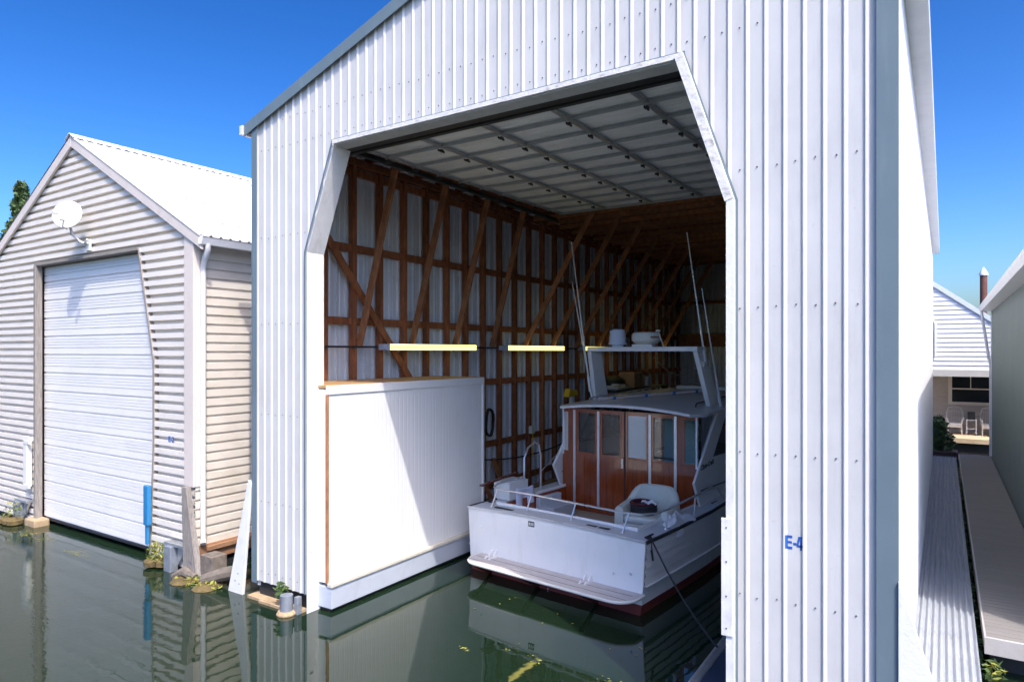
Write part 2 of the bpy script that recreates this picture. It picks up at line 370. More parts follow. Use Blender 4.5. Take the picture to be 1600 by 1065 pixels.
while X0+k*PIT<XR:
    for t in (0,.006,.016,.042,.125): xs.add(round(X0+k*PIT+t,4))
    k+=1
xs=sorted(x for x in xs if XL<=x<=XR)
fw=MB()
for a,b in zip(xs,xs[1:]):
    ya,yb=7+rib(a+1e-5),7+rib(b-1e-5)
    mid=(a+b)/2
    if OL<mid<OR: za,zb=opentop(max(a,OL+1e-6)),opentop(min(b,OR-1e-6))
    else: za=zb=.29
    fw.quad((a,ya,za),(b,yb,zb),(b,yb,roofz(b)),(a,ya,roofz(a)))
for z in (.46,1.62,3.07,4.55,5.97,7.42,7.86):
    kk=int((XL-X0)/PIT)
    while X0+kk*PIT+.12<XR-.1:
        x=X0+kk*PIT+.12+random.uniform(-.008,.008); kk+=1
        if x<XL+.1: continue
        ot=opentop(x)
        if ot and z<ot+.03: continue
        if z>7 and not (OL-1.4<x<OR+.3) : continue
        zz=z+random.uniform(-.015,.015)
        if zz>roofz(x)-.25: continue
        fw.lathe([(.0085,0),(.0085,.006),(.005,.01)],(0,0,0),6,1)
        for v in fw.v[-18:]:
            v.x,v.y,v.z = x+v.x, 7-v.z-.001, zz+v.y
fw.build('front_wall',[white_metal,screw_m],house,fix=False)
bn=MB(); zb,zt=2.155,2.288; yy0,yy1=6.9965,6.999
for x0,x1,z0,z1 in ((-1.316,-1.294,zb,zt),(-1.294,-1.252,zb,zb+.024),(-1.294,-1.256,2.211,2.233),(-1.294,-1.252,zt-.024,zt),(-1.243,-1.214,2.2,2.222),(-1.181,-1.162,zb,zt),(-1.212,-1.154,zb+.03,zb+.05)):
    bn.box(x0,x1,yy0,yy1,z0,z1)
bn.hexa([(-1.212,yy0,zb+.05),(-1.194,yy0,zb+.05),(-1.194,yy1,zb+.05),(-1.212,yy1,zb+.05)],[(-1.196,yy0,zt),(-1.178,yy0,zt),(-1.178,yy1,zt),(-1.196,yy1,zt)])
bo=bn.build('berth_number',blue_text,house)
bm=bmesh.new(); bm.from_mesh(bo.data)
for q in range(-2,3):
    for t in (0,.006,.016,.042):
        bmesh.ops.bisect_plane(bm,geom=bm.verts[:]+bm.edges[:]+bm.faces[:],plane_co=(X0+q*PIT+t-OFF[bo.name].x,0,0),plane_no=(1,0,0))
for v in bm.verts: v.co.y += rib(v.co.x+OFF[bo.name].x)
bm.to_mesh(bo.data); bm.free()
# corner trims
for x0,x1,zt in ((XL-.012,XL+.125,7.86),(XR-.165,XR+.012,7.86)):
    MB().box(x0,x1,6.955,6.962,.26,zt).box(x0 if x0<-5 else x1-.006,x0+.006 if x0<-5 else x1,6.962,7.1,.26,zt).build('corner_trim',blue_trim,house)
rk=MB()
for s in (-1,1):
    xe=RIDGE+s*(4.86); ze=roofz(xe)
    rk.hexa([(RIDGE,6.93,9.44-.09),(xe,6.93,ze-.09),(xe,6.945,ze-.09),(RIDGE,6.945,9.44-.09)],[(RIDGE,6.93,9.44+.1),(xe,6.93,ze+.1),(xe,6.945,ze+.1),(RIDGE,6.945,9.44+.1)])
rk.build('rake_trim',blue_trim,house)
rf=MB()
for s in (-1,1):
    xe=RIDGE+s*(4.86); ze=roofz(xe)
    rf.hexa([(RIDGE,6.95,9.44+.01),(xe,6.95,ze+.01),(xe,28.3,ze+.01),(RIDGE,28.3,9.44+.01)],[(RIDGE,6.95,9.44+.09),(xe,6.95,ze+.09),(xe,28.3,ze+.09),(RIDGE,28.3,9.44+.09)],0)
rf.build('roof',[dark_roofmetal],house)
# eaves: pale fascia and soffit, gutter ends
MB().box(RIDGE+4.86,RIDGE+4.9,6.94,28.3,roofz(RIDGE+4.86)-.2,roofz(RIDGE+4.86)+.09).box(XR+.012,RIDGE+4.86,6.94,28.3,roofz(RIDGE+4.86)-.2,roofz(RIDGE+4.86)-.185).build('eave_fascia',gutter_m,house)
MB().box(RIDGE-4.93,RIDGE-4.86,6.9,28.3,roofz(RIDGE-4.86)-.06,roofz(RIDGE-4.86)+.09).build('eave_fascia',gutter_m,house)
# side walls: ribbed sheets
def ribwall(x,y0,y1,z0,z1,s,pit=.18,dpt=.028):
    mb=MB(); rows=[]; yy=y0
    pts=[]
    while yy<y1:
        for t,dp in ((0,0),(.012,dpt),(.042,dpt),(.068,0),(.11,0),(.118,.006),(.126,0)):
            if yy+t<=y1: pts.append((x+s*dp,yy+t))
        yy+=pit
    pts.append((x,y1))
    mb.grid([[(px,py,z0) for px,py in pts],[(px,py,z1) for px,py in pts]]); return mb
ribwall(XR,7.02,28.0,.26,7.83,1).build('side_wall',white_side,house)
ribwall(-9.635,7.02,28.0,.2,7.9,1,.24,.045).build('side_wall',int_metal,house)
bw=MB(); pts=[]
xx=-9.6
while xx<-.4:
    for t,dp in ((0,0),(.012,-.028),(.042,-.028),(.068,0)): pts.append((min(xx+t,-.38),27.95+dp))
    xx+=.18
bw.grid([[(x,y,.2) for x,y in pts],[(x,y,roofz(x)) for x,y in pts]]); bw.build('back_wall',int_metal,house)
# opening: reveals, head board, edge trims
MB().box(OL-.012,OL,6.985,7.32,-.02,OC).build('door_jamb',white_wood,house)
MB().hexa([(OL-.012,6.985,OC),(OL,6.985,OC),(OL,7.32,OC),(OL-.012,7.32,OC)],[(CL-.012,6.985,OT),(CL,6.985,OT),(CL,7.32,OT),(CL-.012,7.32,OT)]).build('door_jamb',white_wood,house)
MB().box(OL,OL+.014,7.03,7.09,.95,2.15).build('rub_strip',white_wood,house,bevel=.004)
MB().box(OR-.06,OR+.02,6.9,7.25,-.02,OC).build('door_jamb',white_wood,house)
pl=MB().box(OR-.105,OR+.012,6.885,6.898,1.2,2.4)
for z in (1.27,1.6,1.95,2.3): pl.box(OR-.06,OR-.045,6.879,6.885,z,z+.015,1)
pl.build('rub_plate',[white_wood,screw_m],house,bevel=.003)
MB().beam((OR-.03,6.93,OC),(CR-.03,6.93,OT),.07,.09,(0,1,0)).build('door_jamb',peeling,house)
MB().box(CL,CR,6.925,6.965,OT-.045,OT+.012).build('header_board',peeling,house)
MB().box(CL,CR,6.966,7.2,OT-.06,OT-.02).build('header_soffit',grey_board,house)
hs=MB().box(CL-.1,CR+.1,7.202,7.36,OT-.055,OT-.02).box(-8.5,-1.5,7.6,7.68,OT+.02,OT+.3)
hs.build('header_seal',[dark_steel],house)
jt=MB().box(CL-.03,CR+.03,6.955,6.962,OT+.012,OT+.035).box(OR+.02,OR+.045,6.955,6.962,.26,OC).box(OL-.04,OL-.012,6.955,6.962,.3,OC)
jt.beam((OR+.033,6.958,OC),(CR+.01,6.958,OT+.03),.006,.025,(0,1,0)); jt.beam((OL-.03,6.958,OC),(CL-.03,6.958,OT+.03),.006,.025,(0,1,0))
jt.build('edge_trim',blue_trim,house)
# foot of the left pier
MB().box(-9.62,-8.4,7.05,7.08,.02,.31).build('rubber_skirt',black_m,house)
MB().box(-9.75,-8.45,6.9,7.3,-.02,.05).box(-9.4,-8.7,6.86,6.9,-.08,.045).build('float_ledge',tan_wood,house,bevel=.008)
bl=MB().hexa([(-10.32,6.93,.0),(-9.93,6.93,-.03),(-9.93,6.98,-.03),(-10.32,6.98,.0)],[(-9.77,6.93,1.95),(-9.70,6.93,1.9),(-9.70,6.98,1.9),(-9.77,6.98,1.95)])
for x,z in ((-10.05,.33),(-10.13,.2),(-10.02,.16)): bl.box(x,x+.02,6.922,6.93,z,z+.02,1)
bl.build('corner_brace',[white_wood,screw_m],house,bevel=.004)
MB().hexa([(XR+.012,6.93,0),(.285,6.93,0),(.285,6.98,0),(XR+.012,6.98,0)],[(XR+.012,6.93,2.02),(XR+.02,6.93,2.02),(XR+.02,6.98,2.02),(XR+.012,6.98,2.02)]).build('corner_brace',white_wood,house,bevel=.003)
# inner floats
fl=MB().box(-9.6,-8.05,11.45,28,.0,.42).box(-9.6,-2.3,25.0,28,.0,.42)
fl.build('inner_float',tan_wood,house)
MB().box(-2.33,-.4,7.3,28,.0,.36).build('inner_float',darkblue,house)
MB().tube([(-2.37,6.6,.36),(-2.37,27,.36)],.055,10).build('float_rail',galv,house,smooth=True)
# wall framing
def copies(proto,poss):
    for p in poss:
        c=copy_tree(proto,house); c.location=Vector(proto.location)+Vector(p)
st=MB().box(-9.57,-9.44,7.56,7.65,.42,7.72).build('wall_stud',brown_wood,house,bevel=.004)
copies(st,[(0,.715*i,0) for i in range(1,29)])
for i,z in enumerate((.75,1.8,3.35,4.68,6.08,7.55)):
    MB().box(-9.588,-9.5,7.2,28,z-.07,z+.07).build('wall_girt',brown_wood,house)
MB().tube([(-9.42,7.3,4.19),(-9.42,27,4.19)],.02,6).build('conduit',dark_steel,house)
MB().beam((-9.42,8.1,6.45),(-9.42,11.6,2.3),.05,.14,(1,0,0)).build('diagonal_brace',brown_wood,house)
b1=MB().beam((-9.36,9.06,4.22),(-8.42,9.06,7.5),.05,.14,(0,1,0)).build('knee_brace',brown_wood_light,house,bevel=.004)
copies(b1,[(0,1.48*i,0) for i in range(1,4)])
b2=MB().beam((-9.36,15.0,4.22),(-7.2,15.0,7.85),.05,.14,(0,1,0)).build('knee_brace',brown_wood_light,house,bevel=.004)
copies(b2,[(0,1.48*i,0) for i in range(1,8)])
jo=MB().box(-9.55,-.45,7.95,8.0,7.78,7.98).build('ceiling_joist',brown_wood,house)
copies(jo,[(0,.72*i,0) for i in range(1,28)])
lj=MB().box(-9.2,-.6,15.2,15.25,7.58,7.68).build('ceiling_batten',brown_wood_light,house)
copies(lj,[(0,.72*i,random.uniform(-.03,.03)) for i in range(1,17)])
wp=MB().box(-9.55,-9.4,7.2,28,7.66,7.78).build('wall_plate',brown_wood,house)
MB().box(-9.5,-.5,27.6,27.75,4.3,4.85).build('back_beam',brown_wood_light,house)
for z in (2.2,6.1): MB().box(-9.5,-.5,27.8,27.9,z,z+.12).build('wall_girt',brown_wood,house)
# overhead door, parked under the ceiling
def dz(y): return 7.42+.018*(y-7.6)
NS=10; L0=.69
dp=MB()
for i in range(NS):
    y0=7.62+i*L0; y1=y0+L0-.012
    rows=[]
    for t in [j/18 for j in range(19)]:
        yy=y0+(y1-y0)*t; zz=dz(yy)+(.014 if round(t*18)%3==1 else 0)
        rows.append([(-8.02,yy,zz),(-2.06,yy,zz)])
    dp.grid(rows)
door=dp.build('overhead_door',door_panel,house,solid=.008)
for i in range(NS+1):
    y0=7.66+i*L0
    if i==NS: y0-=.09
    s=MB().box(-8.0,-2.08,y0-.018,y0+.018,dz(y0)-.062,dz(y0)-.012).build('door_strut',door_strut,door,bevel=.006)
sx=[-7.93,-6.78,-5.62,-4.46,-3.3,-2.15]
for x in sx: MB().beam((x,7.63,dz(7.63)-.035),(x,14.45,dz(14.45)-.035),.075,.035).build('door_stile',galv,door)
hp=MB().box(-7.96,-7.9,8.32,8.38,7.318,7.345).box(-7.94,-7.92,8.27,8.43,7.31,7.335)
h0=hp.build('door_hinge',dark_steel,door)
for x in sx:
    for i in range(0,NS-1):
        if x==sx[0] and i==0: continue
        c=copy_tree(h0,door); c.location=Vector(h0.location)+Vector((x-sx[0],i*L0,.018*i*L0-.005))
for x in (-8.1,-2.0):
    MB().box(x-.03,x+.03,7.4,14.6,7.33,7.36).box(x-.03 if x<-5 else x+.02,x-.02 if x<-5 else x+.03,7.4,14.6,7.36,7.43).build('door_track',dark_steel,door)

# ------------------------------------------------------------------ strip lights on the left wall
LB=['first and nearest lit yellow strip light above the white locker','second lit yellow strip light, beyond the right end of the white locker','third lit yellow strip light, half behind the white dome on the boat','farthest lit yellow strip light, seen just right of the radar']
for (y0,y1),lb in zip(((9.7,12.6),(13.95,16.9),(18.25,21.0),(23.3,25.5)),LB):
    t=thing('strip_light',lb,'strip light',(-9.22,(y0+y1)/2,4.13),0,'strip lights along the inner wall')
    MB().box(-9.4,-9.23,y0-.09,y1+.03,4.13,4.25).build('housing',lamp_house,t,bevel=.01)
    for ye in (y0-.03,y1+.0): MB().box(-9.235,-9.165,ye,ye+.03,4.12,4.26).build('end_cap',lamp_house,t,bevel=.006)
    for z in (4.155,4.225): MB().tube([(-9.2,y0,z),(-9.2,y1,z)],.026,8).build('tube',tube_m,t,smooth=True)

# ------------------------------------------------------------------ white locker on the float
lk=thing('storage_locker','big white ribbed storage locker on a grey float beside the slip','storage locker',(-8.76,9.3,.05))
def fine(y0,y1,z0,z1,x,d=.003,p=.1):
    mb=MB(); pts=[]; y=y0
    while y<y1-.02:
        for t,dd in ((0,0),(.008,-d),(.02,-d),(.028,0),(.06,0),(.064,-d*.4),(.07,0)): pts.append((x+dd,min(y+t,y1)))
        y+=p
    pts.append((x,y1)); return mb.grid([[(px,py,z0) for px,py in pts],[(px,py,z1) for px,py in pts]])
fine(7.22,11.36,.45,3.5,-8.13).build('front_panel',locker_white,lk)
MB().box(-9.4,-8.15,11.32,11.4,.45,3.5).box(-9.4,-8.15,7.2,7.24,.45,3.5).build('end_panel',locker_white,lk)
MB().box(-8.16,-8.11,7.18,11.42,3.42,3.56).box(-8.14,-8.11,11.36,11.42,.45,3.42).build('corner_trim',locker_white,lk,bevel=.004)
MB().box(-8.15,-8.12,7.17,7.21,.45,3.42).build('corner_post',brown_wood_light,lk)
MB().box(-9.4,-8.16,7.2,11.4,3.52,3.565).build('top_board',plywood,lk)
MB().box(-8.13,-8.02,7.18,11.42,.40,.46).build('cream_ledge',cream_m,lk,bevel=.01)
MB().box(-9.5,-8.05,7.2,11.5,.06,.395).build('float_skirt',float_grey,lk,bevel=.006)
MB().box(-9.5,-8.12,7.25,11.45,-.3,.06).build('float_base',black_m,lk)

# ------------------------------------------------------------------ the left boathouse
LY=7.1; LXR=-11.60; LXL=-20.9; PK=-16.25; PZ=8.80; EZ=6.28
lh=thing('sided_boathouse','low beige boathouse with horizontal siding, white metal roof and closed white door','boathouse',(PK,LY,0))
def gz(x): return PZ-abs(x-PK)*(PZ-EZ)/(PK-LXL)
DLx,DRt,DRm,DRb,DT,DM=-18.02,-13.55,-12.97,-13.12,6.12,3.9
def dr(z): 
    if z>DM: return DRm+(DRt-DRm)*(z-DM)/(DT-DM)
    return DRb+(DRm-DRb)*(z/DM)
def gx(z):                                   # half width of the gable at z
    return (PK-LXL) if z<=EZ else (PK-LXL)*(PZ-z)/(PZ-EZ)
sd=MB(); P=.172
prof=[(0,0),(.098,0),(.1,.085),(.17,.085),(.172,0)]
zs=[]; z=.06
while z<PZ:
    for t,dpt in prof[:-1]: zs.append((z+t,dpt))
    z+=P
for q in (EZ,DT,DM):
    i=max(j for j in range(len(zs)) if zs[j][0]<q); zs.insert(i+1,(q,zs[i][1]))
zs=[q for q in zs if q[0]<PZ-.02]
for (za,da),(zb,db) in zip(zs,zs[1:]):
    ga,gb=gx(za),gx(zb); m=(za+zb)/2
    xl=(max(LXL,PK-ga),max(LXL,PK-gb)); xr=(min(LXR,PK+ga),min(LXR,PK+gb))
    segs=[(xl,xr)]
    if m<DT: segs=[(xl,(DLx,DLx)),((dr(za),dr(zb)),xr)]
    for (la,lb_),(ra,rb) in segs:
        sd.quad((la,LY+da,za),(ra,LY+da,za),(rb,LY+db,zb),(lb_,LY+db,zb))
sd.build('front_wall',siding_m,lh,fix=False)
ss=MB(); rows=[]; z=.5
while z<6.3:
    rows += [[(LXR,LY+.02,z),(LXR,28,z)],[(LXR-.004,LY+.02,z+.12),(LXR-.004,28,z+.12)],[(LXR-.03,LY+.02,z+.126),(LXR-.03,28,z+.126)],[(LXR-.03,LY+.02,z+.168),(LXR-.03,28,z+.168)]]
    z+=.172
ss.grid(rows).build('side_wall',siding_s,lh,fix=False)
MB().box(LXR-.28,LXR+.015,LY-.035,LY+.015,1.6,EZ+.05).box(LXR-.005,LXR+.02,LY+.015,LY+.1,1.6,EZ).build('corner_board',trim_m,lh,bevel=.004)
rf=MB()
sl_=(PZ-EZ)/(PK-LXL)
def rz(x): return PZ+.06-abs(x-PK)*sl_
for s in (-1,1):
    xe=PK+s*4.93; pts=[]; y=7.02
    while y<28:
        for t,dpt in ((0,0),(.02,.028),(.05,.028),(.07,0),(.15,0)): pts.append((y+t,dpt))
        y+=.2
    rf.grid([[(PK,y,rz(PK)+d_+.02) for y,d_ in pts],[(xe,y,rz(xe)+d_+.02) for y,d_ in pts]])
for fr_ in (.12,.36,.6,.84):
    for j in range(0,52):
        x=PK+fr_*4.9; y=7.2+j*.4+random.uniform(-.02,.02); z=rz(x)+.02
        rf.box(x-.014,x+.014,y-.014,y+.014,z,z+.014,1)
rf.build('roof',[roof_white,screw_m],lh,fix=False)
MB().hexa([(PK-.2,7.0,rz(PK-.2)+.055),(PK,7.0,rz(PK)+.065),(PK,28,rz(PK)+.065),(PK-.2,28,rz(PK-.2)+.055)],[(PK-.2,7.0,rz(PK-.2)+.06),(PK,7.0,rz(PK)+.08),(PK,28,rz(PK)+.08),(PK-.2,28,rz(PK-.2)+.06)]).hexa([(PK,7.0,rz(PK)+.065),(PK+.2,7.0,rz(PK+.2)+.055),(PK+.2,28,rz(PK+.2)+.055),(PK,28,rz(PK)+.065)],[(PK,7.0,rz(PK)+.08),(PK+.2,7.0,rz(PK+.2)+.06),(PK+.2,28,rz(PK+.2)+.06),(PK,28,rz(PK)+.08)]).build('ridge_cap',roof_white,lh)
for s in (-1,1):
    xe=PK+s*4.96; m=MB()
    m.hexa([(PK,7.035,rz(PK)-.22),(xe,7.035,rz(xe)-.22),(xe,7.09,rz(xe)-.22),(PK,7.09,rz(PK)-.22)],[(PK,7.035,rz(PK)+.035),(xe,7.035,rz(xe)+.035),(xe,7.09,rz(xe)+.012),(PK,7.09,rz(PK)+.012)])
    m.build('rake_board',trim_m,lh,bevel=.01)
gt=MB(); xg=PK+4.9; zg=rz(xg)-.03
gp=[(xg,zg-.13),(xg+.1,zg-.13),(xg+.14,zg-.02),(xg+.15,zg),(xg+.13,zg),(xg+.09,zg-.115),(xg+.01,zg-.115),(xg+.01,zg)]
gt.prism(gp,'y',7.02,28.0); gt.build('gutter',gutter_m,lh)
ds=MB().tube([(xg+.07,7.16,zg-.12),(xg+.07,7.17,zg-.2),(xg-.06,7.2,zg-.34),(LXR+.07,7.23,zg-.5),(LXR+.055,7.24,zg-.7),(LXR+.055,7.24,.62),(LXR+.12,7.2,.55)],.052,10)
ds.build('downspout',gutter_m,lh,smooth=True)
MB().box(LXR-.3,xg,LY+.02,28,zg-.1,zg-.06).build('soffit',trim_m,lh)
# door and frame
dd=MB(); rows=[]; DY=7.27
z=.14; seq=[(.0,0),(.006,.035),(.03,.035),(.036,0),(.165,0),(.168,.018),(.182,.018),(.186,0),(.24,0),(.243,.012),(.252,.012),(.255,0),(.30,0),(.303,.012),(.312,.012),(.315,0),(.36,0),(.363,.012),(.372,.012),(.375,0)]
while z<DT:
    for t,d_ in seq:
        if z+t<DT+.1: rows.append([(-18.1,DY+d_,z+t),(dr(min(DT,z+t))+.1,DY+d_,z+t)])
    z+=.43
dd.grid(rows).box(-18.1,-13.2,DY-.01,DY+.04,.1,.145,1)
dd.build('lap_door',[rolldoor,black_m],lh,fix=False)
MB().box(DLx-.11,DLx,7.05,7.2,.08,DT+.02).build('door_post',weathered,lh,bevel=.01)
MB().box(DLx-.11,DRt+.05,7.06,7.3,DT,DT+.06).build('door_header',weathered,lh,bevel=.006)
MB().beam((DRm+.01,7.16,DM),(DRt+.02,7.16,DT+.05),.16,.045,(0,1,0)).box(DRm-.02,DRm+.025,7.08,7.24,2.2,DM).hexa([(DRb,7.08,.1),(DRb+.045,7.08,.1),(DRb+.045,7.24,.1),(DRb,7.24,.1)],[(DRm-.02,7.08,2.2),(DRm+.025,7.08,2.2),(DRm+.025,7.24,2.2),(DRm-.02,7.24,2.2)]).build('door_post',weathered,lh,bevel=.006)
text_obj('berth_number','E-2',.15,blue_text,lh,FRONT(-12.36,LY-.002,2.42),offset=.004)
MB().box(LXR-.2,LXR+.04,7.05,28,.2,.5).box(LXR-.2,LXR+.1,7.3,28,.38,.47).build('sill_beam',red_wood,lh,bevel=.008)
MB().box(LXL,DLx-.2,7.12,8.5,-.1,.08).box(DRb,LXR,7.15,28,-.2,.1).build('float_base',black_m,lh)
MB().box(LXL+.05,LXR-.05,27.9,27.95,0,EZ).build('back_wall',siding_m,lh)
MB().box(LXL-.02,LXL,LY+.02,28,.1,EZ).build('side_wall',siding_m,lh)
# weathered foot brace on its corner
br=MB().hexa([(-11.68,6.93,.05),(-11.26,6.93,.05),(-11.22,7.03,.05),(-11.62,7.03,.05)],[(-11.74,6.93,1.62),(-11.6,6.93,1.62),(-11.6,7.03,1.62),(-11.74,7.03,1.62)])
for x,z in ((-11.5,.28),(-11.44,.26)): br.box(x,x+.025,6.92,6.93,z,z+.025,1)
br.build('foot_brace',[weathered,screw_m],lh,bevel=.006)
MB().box(-11.26,-10.9,7.0,7.3,.08,.44).build('foot_block',darkwood,lh,bevel=.012)
# satellite dish
dh=thing('satellite_dish','pale round satellite dish on a bent arm above the white lap door','satellite dish',(-15.5,7.06,6.42))
q=MB(); n=28; face=Vector((.62,-.72,.25)).normalized(); ctr=Vector((-15.64,6.74,6.99)); u_=face.cross(Vector((0,0,1))).normalized(); v_=u_.cross(face)
rows=[]
for i in range(9):
    r=.295*i/8
    rows.append([ctr+u_*(math.cos(2*math.pi*j/n)*r)+v_*(math.sin(2*math.pi*j/n)*r*1.08)+face*(.075*(r/.31)**2) for j in range(n+1)])
q.grid(rows); q.build('reflector',dish_m,dh,smooth=True,solid=.012)
q=MB().tube([(-15.5,7.07,6.42),(-15.58,6.95,6.45),(-15.68,6.82,6.62),(-15.72,6.78,6.9)],.028,8); q.build('arm',galv,dh,smooth=True)
MB().box(-15.58,-15.42,7.05,7.09,6.28,6.52).tube([(-15.58,7.0,6.42),(-15.4,7.0,6.5)],.025,6).build('bracket',offwhite,dh)
lo=ctr-v_*.33+face*.06; tip=ctr-v_*.24+face*.36-u_*.1
MB().tube([ctr-v_*.30-face*.02,lo+face*.1,tip],.014,6).build('feed_arm',galv,dh)
MB().box(tip.x-.045,tip.x+.045,tip.y-.07,tip.y+.05,tip.z-.04,tip.z+.06).build('feed_horn',offwhite,dh,bevel=.015)
# bumpers
t=thing('dock_bumper','long white bumper strapped to the weathered left door post','dock bumper',(-18.36,7.02,.85))
MB().box(-18.47,-18.25,6.96,7.08,.87,1.98).build('pad',offwhite,t,bevel=.02)
for z in (.9,1.95): MB().box(-18.42,-18.12,6.95,6.99,z-.04,z+.04).build('strap',offwhite,t)
t=thing('dock_bumper','bright blue bumper hanging at the right edge of the white lap door','dock bumper',(-13.0,7.02,.4))
MB().box(-13.09,-12.93,6.95,7.04,.72,1.5).build('pad',blue_m,t,bevel=.02)
MB().box(-13.06,-12.98,6.97,7.03,.35,.72).build('pad',blue_m,t,bevel=.015)
# stub piles / channels
def channel(name,label,x,y,z0,z1,m):
    t=thing(name,label,'pile',(x,y,z0))
    MB().box(x-.11,x+.11,y-.08,y+.08,z0,z1).build('post',m,t,bevel=.012)
    MB().box(x-.2,x+.45,y-.02,y+.2,z1,z1+.05).hexa([(x+.14,y+.05,z1-.35),(x+.15,y+.05,z1-.35),(x+.15,y+.1,z1-.35),(x+.14,y+.1,z1-.35)],[(x+.14,y+.05,z1),(x+.4,y+.05,z1),(x+.4,y+.1,z1),(x+.14,y+.1,z1)]).build('bracket',galv,t)
channel('steel_pile','galvanised square pile with bracket below the beige corner',-12.15,6.97,-.3,.47,dull_galv)
channel('steel_pile','short galvanised pile in the weeds below the left door post',-18.7,6.97,-.3,.5,dull_galv)
t=thing('mooring_stub','round grey stub pile wrapped in plastic at the foot of the white pier','pile',(-8.62,6.82,-.3))
MB().tube([(-8.62,6.8,-.3),(-8.62,6.8,.3)],.1,14).build('post',dull_galv,t,smooth=True)
MB().box(-8.52,-8.44,6.86,6.95,-.1,.27).build('bracket',dull_galv,t,bevel=.01)
MB().lathe([(.14,-.05),(.155,.02),(.13,.06)],(-8.62,6.8,0),12).build('collar',tan_wood,t)
t=thing('pile_foot','pale wooden block under the left door post at the water','pile foot',(-18.0,7.0,-.2))
MB().box(-18.28,-17.75,6.92,7.25,-.2,.16).build('block',tan_wood,t,bevel=.03)
# debris and weeds along the floats
def clump(name,label,c,rad,n,size,mis,base=True,cat='weeds'):
    t=thing(name,label,cat,c)
    if base:
        m=MB(); nn=10
        for i in range(5):
            p=Vector(c)+Vector((random.uniform(-1,1)*rad[0]*.7,random.uniform(-1,1)*rad[1]*.5,.0))
            m.lathe([(.18*rad[0]+.1,-.08),(.2*rad[0]+.1,.01),(.1*rad[0]+.05,.06)],p,9)
        m.build('moss',moss_m,t,smooth=True)
    leaves(MB(),(c[0],c[1],c[2]+rad[2]*.5),rad,n,size,mis).build('leaves',[leaf_g,leaf_y,leaf_d],t)
    return t
clump('weed_clump','leafy yellow-green weeds growing left of the galvanised pile',(-12.55,6.95,.12),(.32,.15,.24),420,.035,(0,1,1))
clump('weed_clump','low mossy weeds on the float under the weathered corner brace',(-11.1,6.85,.0),(.65,.2,.07),300,.035,(0,1,1))
clump('weed_clump','thin weeds around the short pile at the far left',(-18.7,6.85,.1),(.4,.15,.3),200,.03,(0,2,1))
clump('weed_clump','small green sprig beside the round stub pile',(-8.85,6.88,.24),(.12,.08,.12),50,.06,(0,),base=False)
t=thing('driftwood_log','broken log lying on the float beneath the beige corner','log',(-11.3,6.9,0))
MB().tube([(-11.75,6.8,.02),(-11.5,6.85,.14),(-11.25,6.9,.05)],[.06,.09,.07],9).tube([(-11.0,6.9,.06),(-10.6,7.05,.2),(-10.35,7.15,.26)],[.1,.12,.11],9).build('log',darkwood,t,smooth=True)
fo=MB()
for cx_,cy_,n,s_ in ((-5.55,7.35,14,.12),(-4.85,7.6,10,.4),(-16.5,6.6,60,.5),(-14.8,6.5,40,.3),(-17.3,6.6,60,.35),(-3.4,7.6,20,.2),(-5.2,9.0,8,.8),(-3.6,8.6,6,.6)):  # patches at the slip mouth stand for yellow lamp reflections; left ones are weed
    for _ in range(n):
        x=cx_+random.gauss(0,s_*.5); y=cy_+random.gauss(0,s_*.25); r=random.uniform(.008,.026); a=random.random()*6
        fo.quad((x+r*math.cos(a),y+r*math.sin(a),.004),(x-r*.6*math.sin(a),y+r*.6*math.cos(a),.007),(x-r*math.cos(a),y-r*math.sin(a),.004),(x+r*.6*math.sin(a),y-r*.6*math.cos(a),.006))
o=fo.build('weed_and_glints',[leaf_y]); o['kind']='stuff'

# ------------------------------------------------------------------ trees behind it
def tree(label,x,y,h,rx,n,lean=0):
    t=thing('leafy_tree',label,'tree',(x,y,0),0,'trees behind the left boathouse')
    tr=MB().tube([(x,y,0),(x+.1,y,h*.45),(x+lean,y,h*.93)],[.35,.22,.04],9)
    for i in range(14):
        z=h*(.3+.6*i/14); a=i*2.4; L_=rx*(1-.75*(z/h))*.9
        tr.tube([(x,y,z),(x+math.cos(a)*L_,y+math.sin(a)*L_,z+.5)],[.07,.02],5)
    tr.build('trunk',bark,t,smooth=True)
    cr=MB()
    for i in range(60):
        f=random.random()**.8; z=h*(.28+.72*f); r=rx*(1.05-f)*random.uniform(.4,1); a=random.random()*6.28
        leaves(cr,(x+math.cos(a)*r,y+math.sin(a)*r,z),(rx*.3*(1.25-f),rx*.3*(1.25-f),h*.04),n//60,.17,(0,0,1),fill=.05)
    cr.build('crown',[leaf_g,leaf_d],t)
tree('tall dark green tree rising behind the left roof edge',-53.2,20,15.3,3.0,14000)
tree('lower green tree at the very left behind the gable',-56.8,19,12.2,3.8,11000)

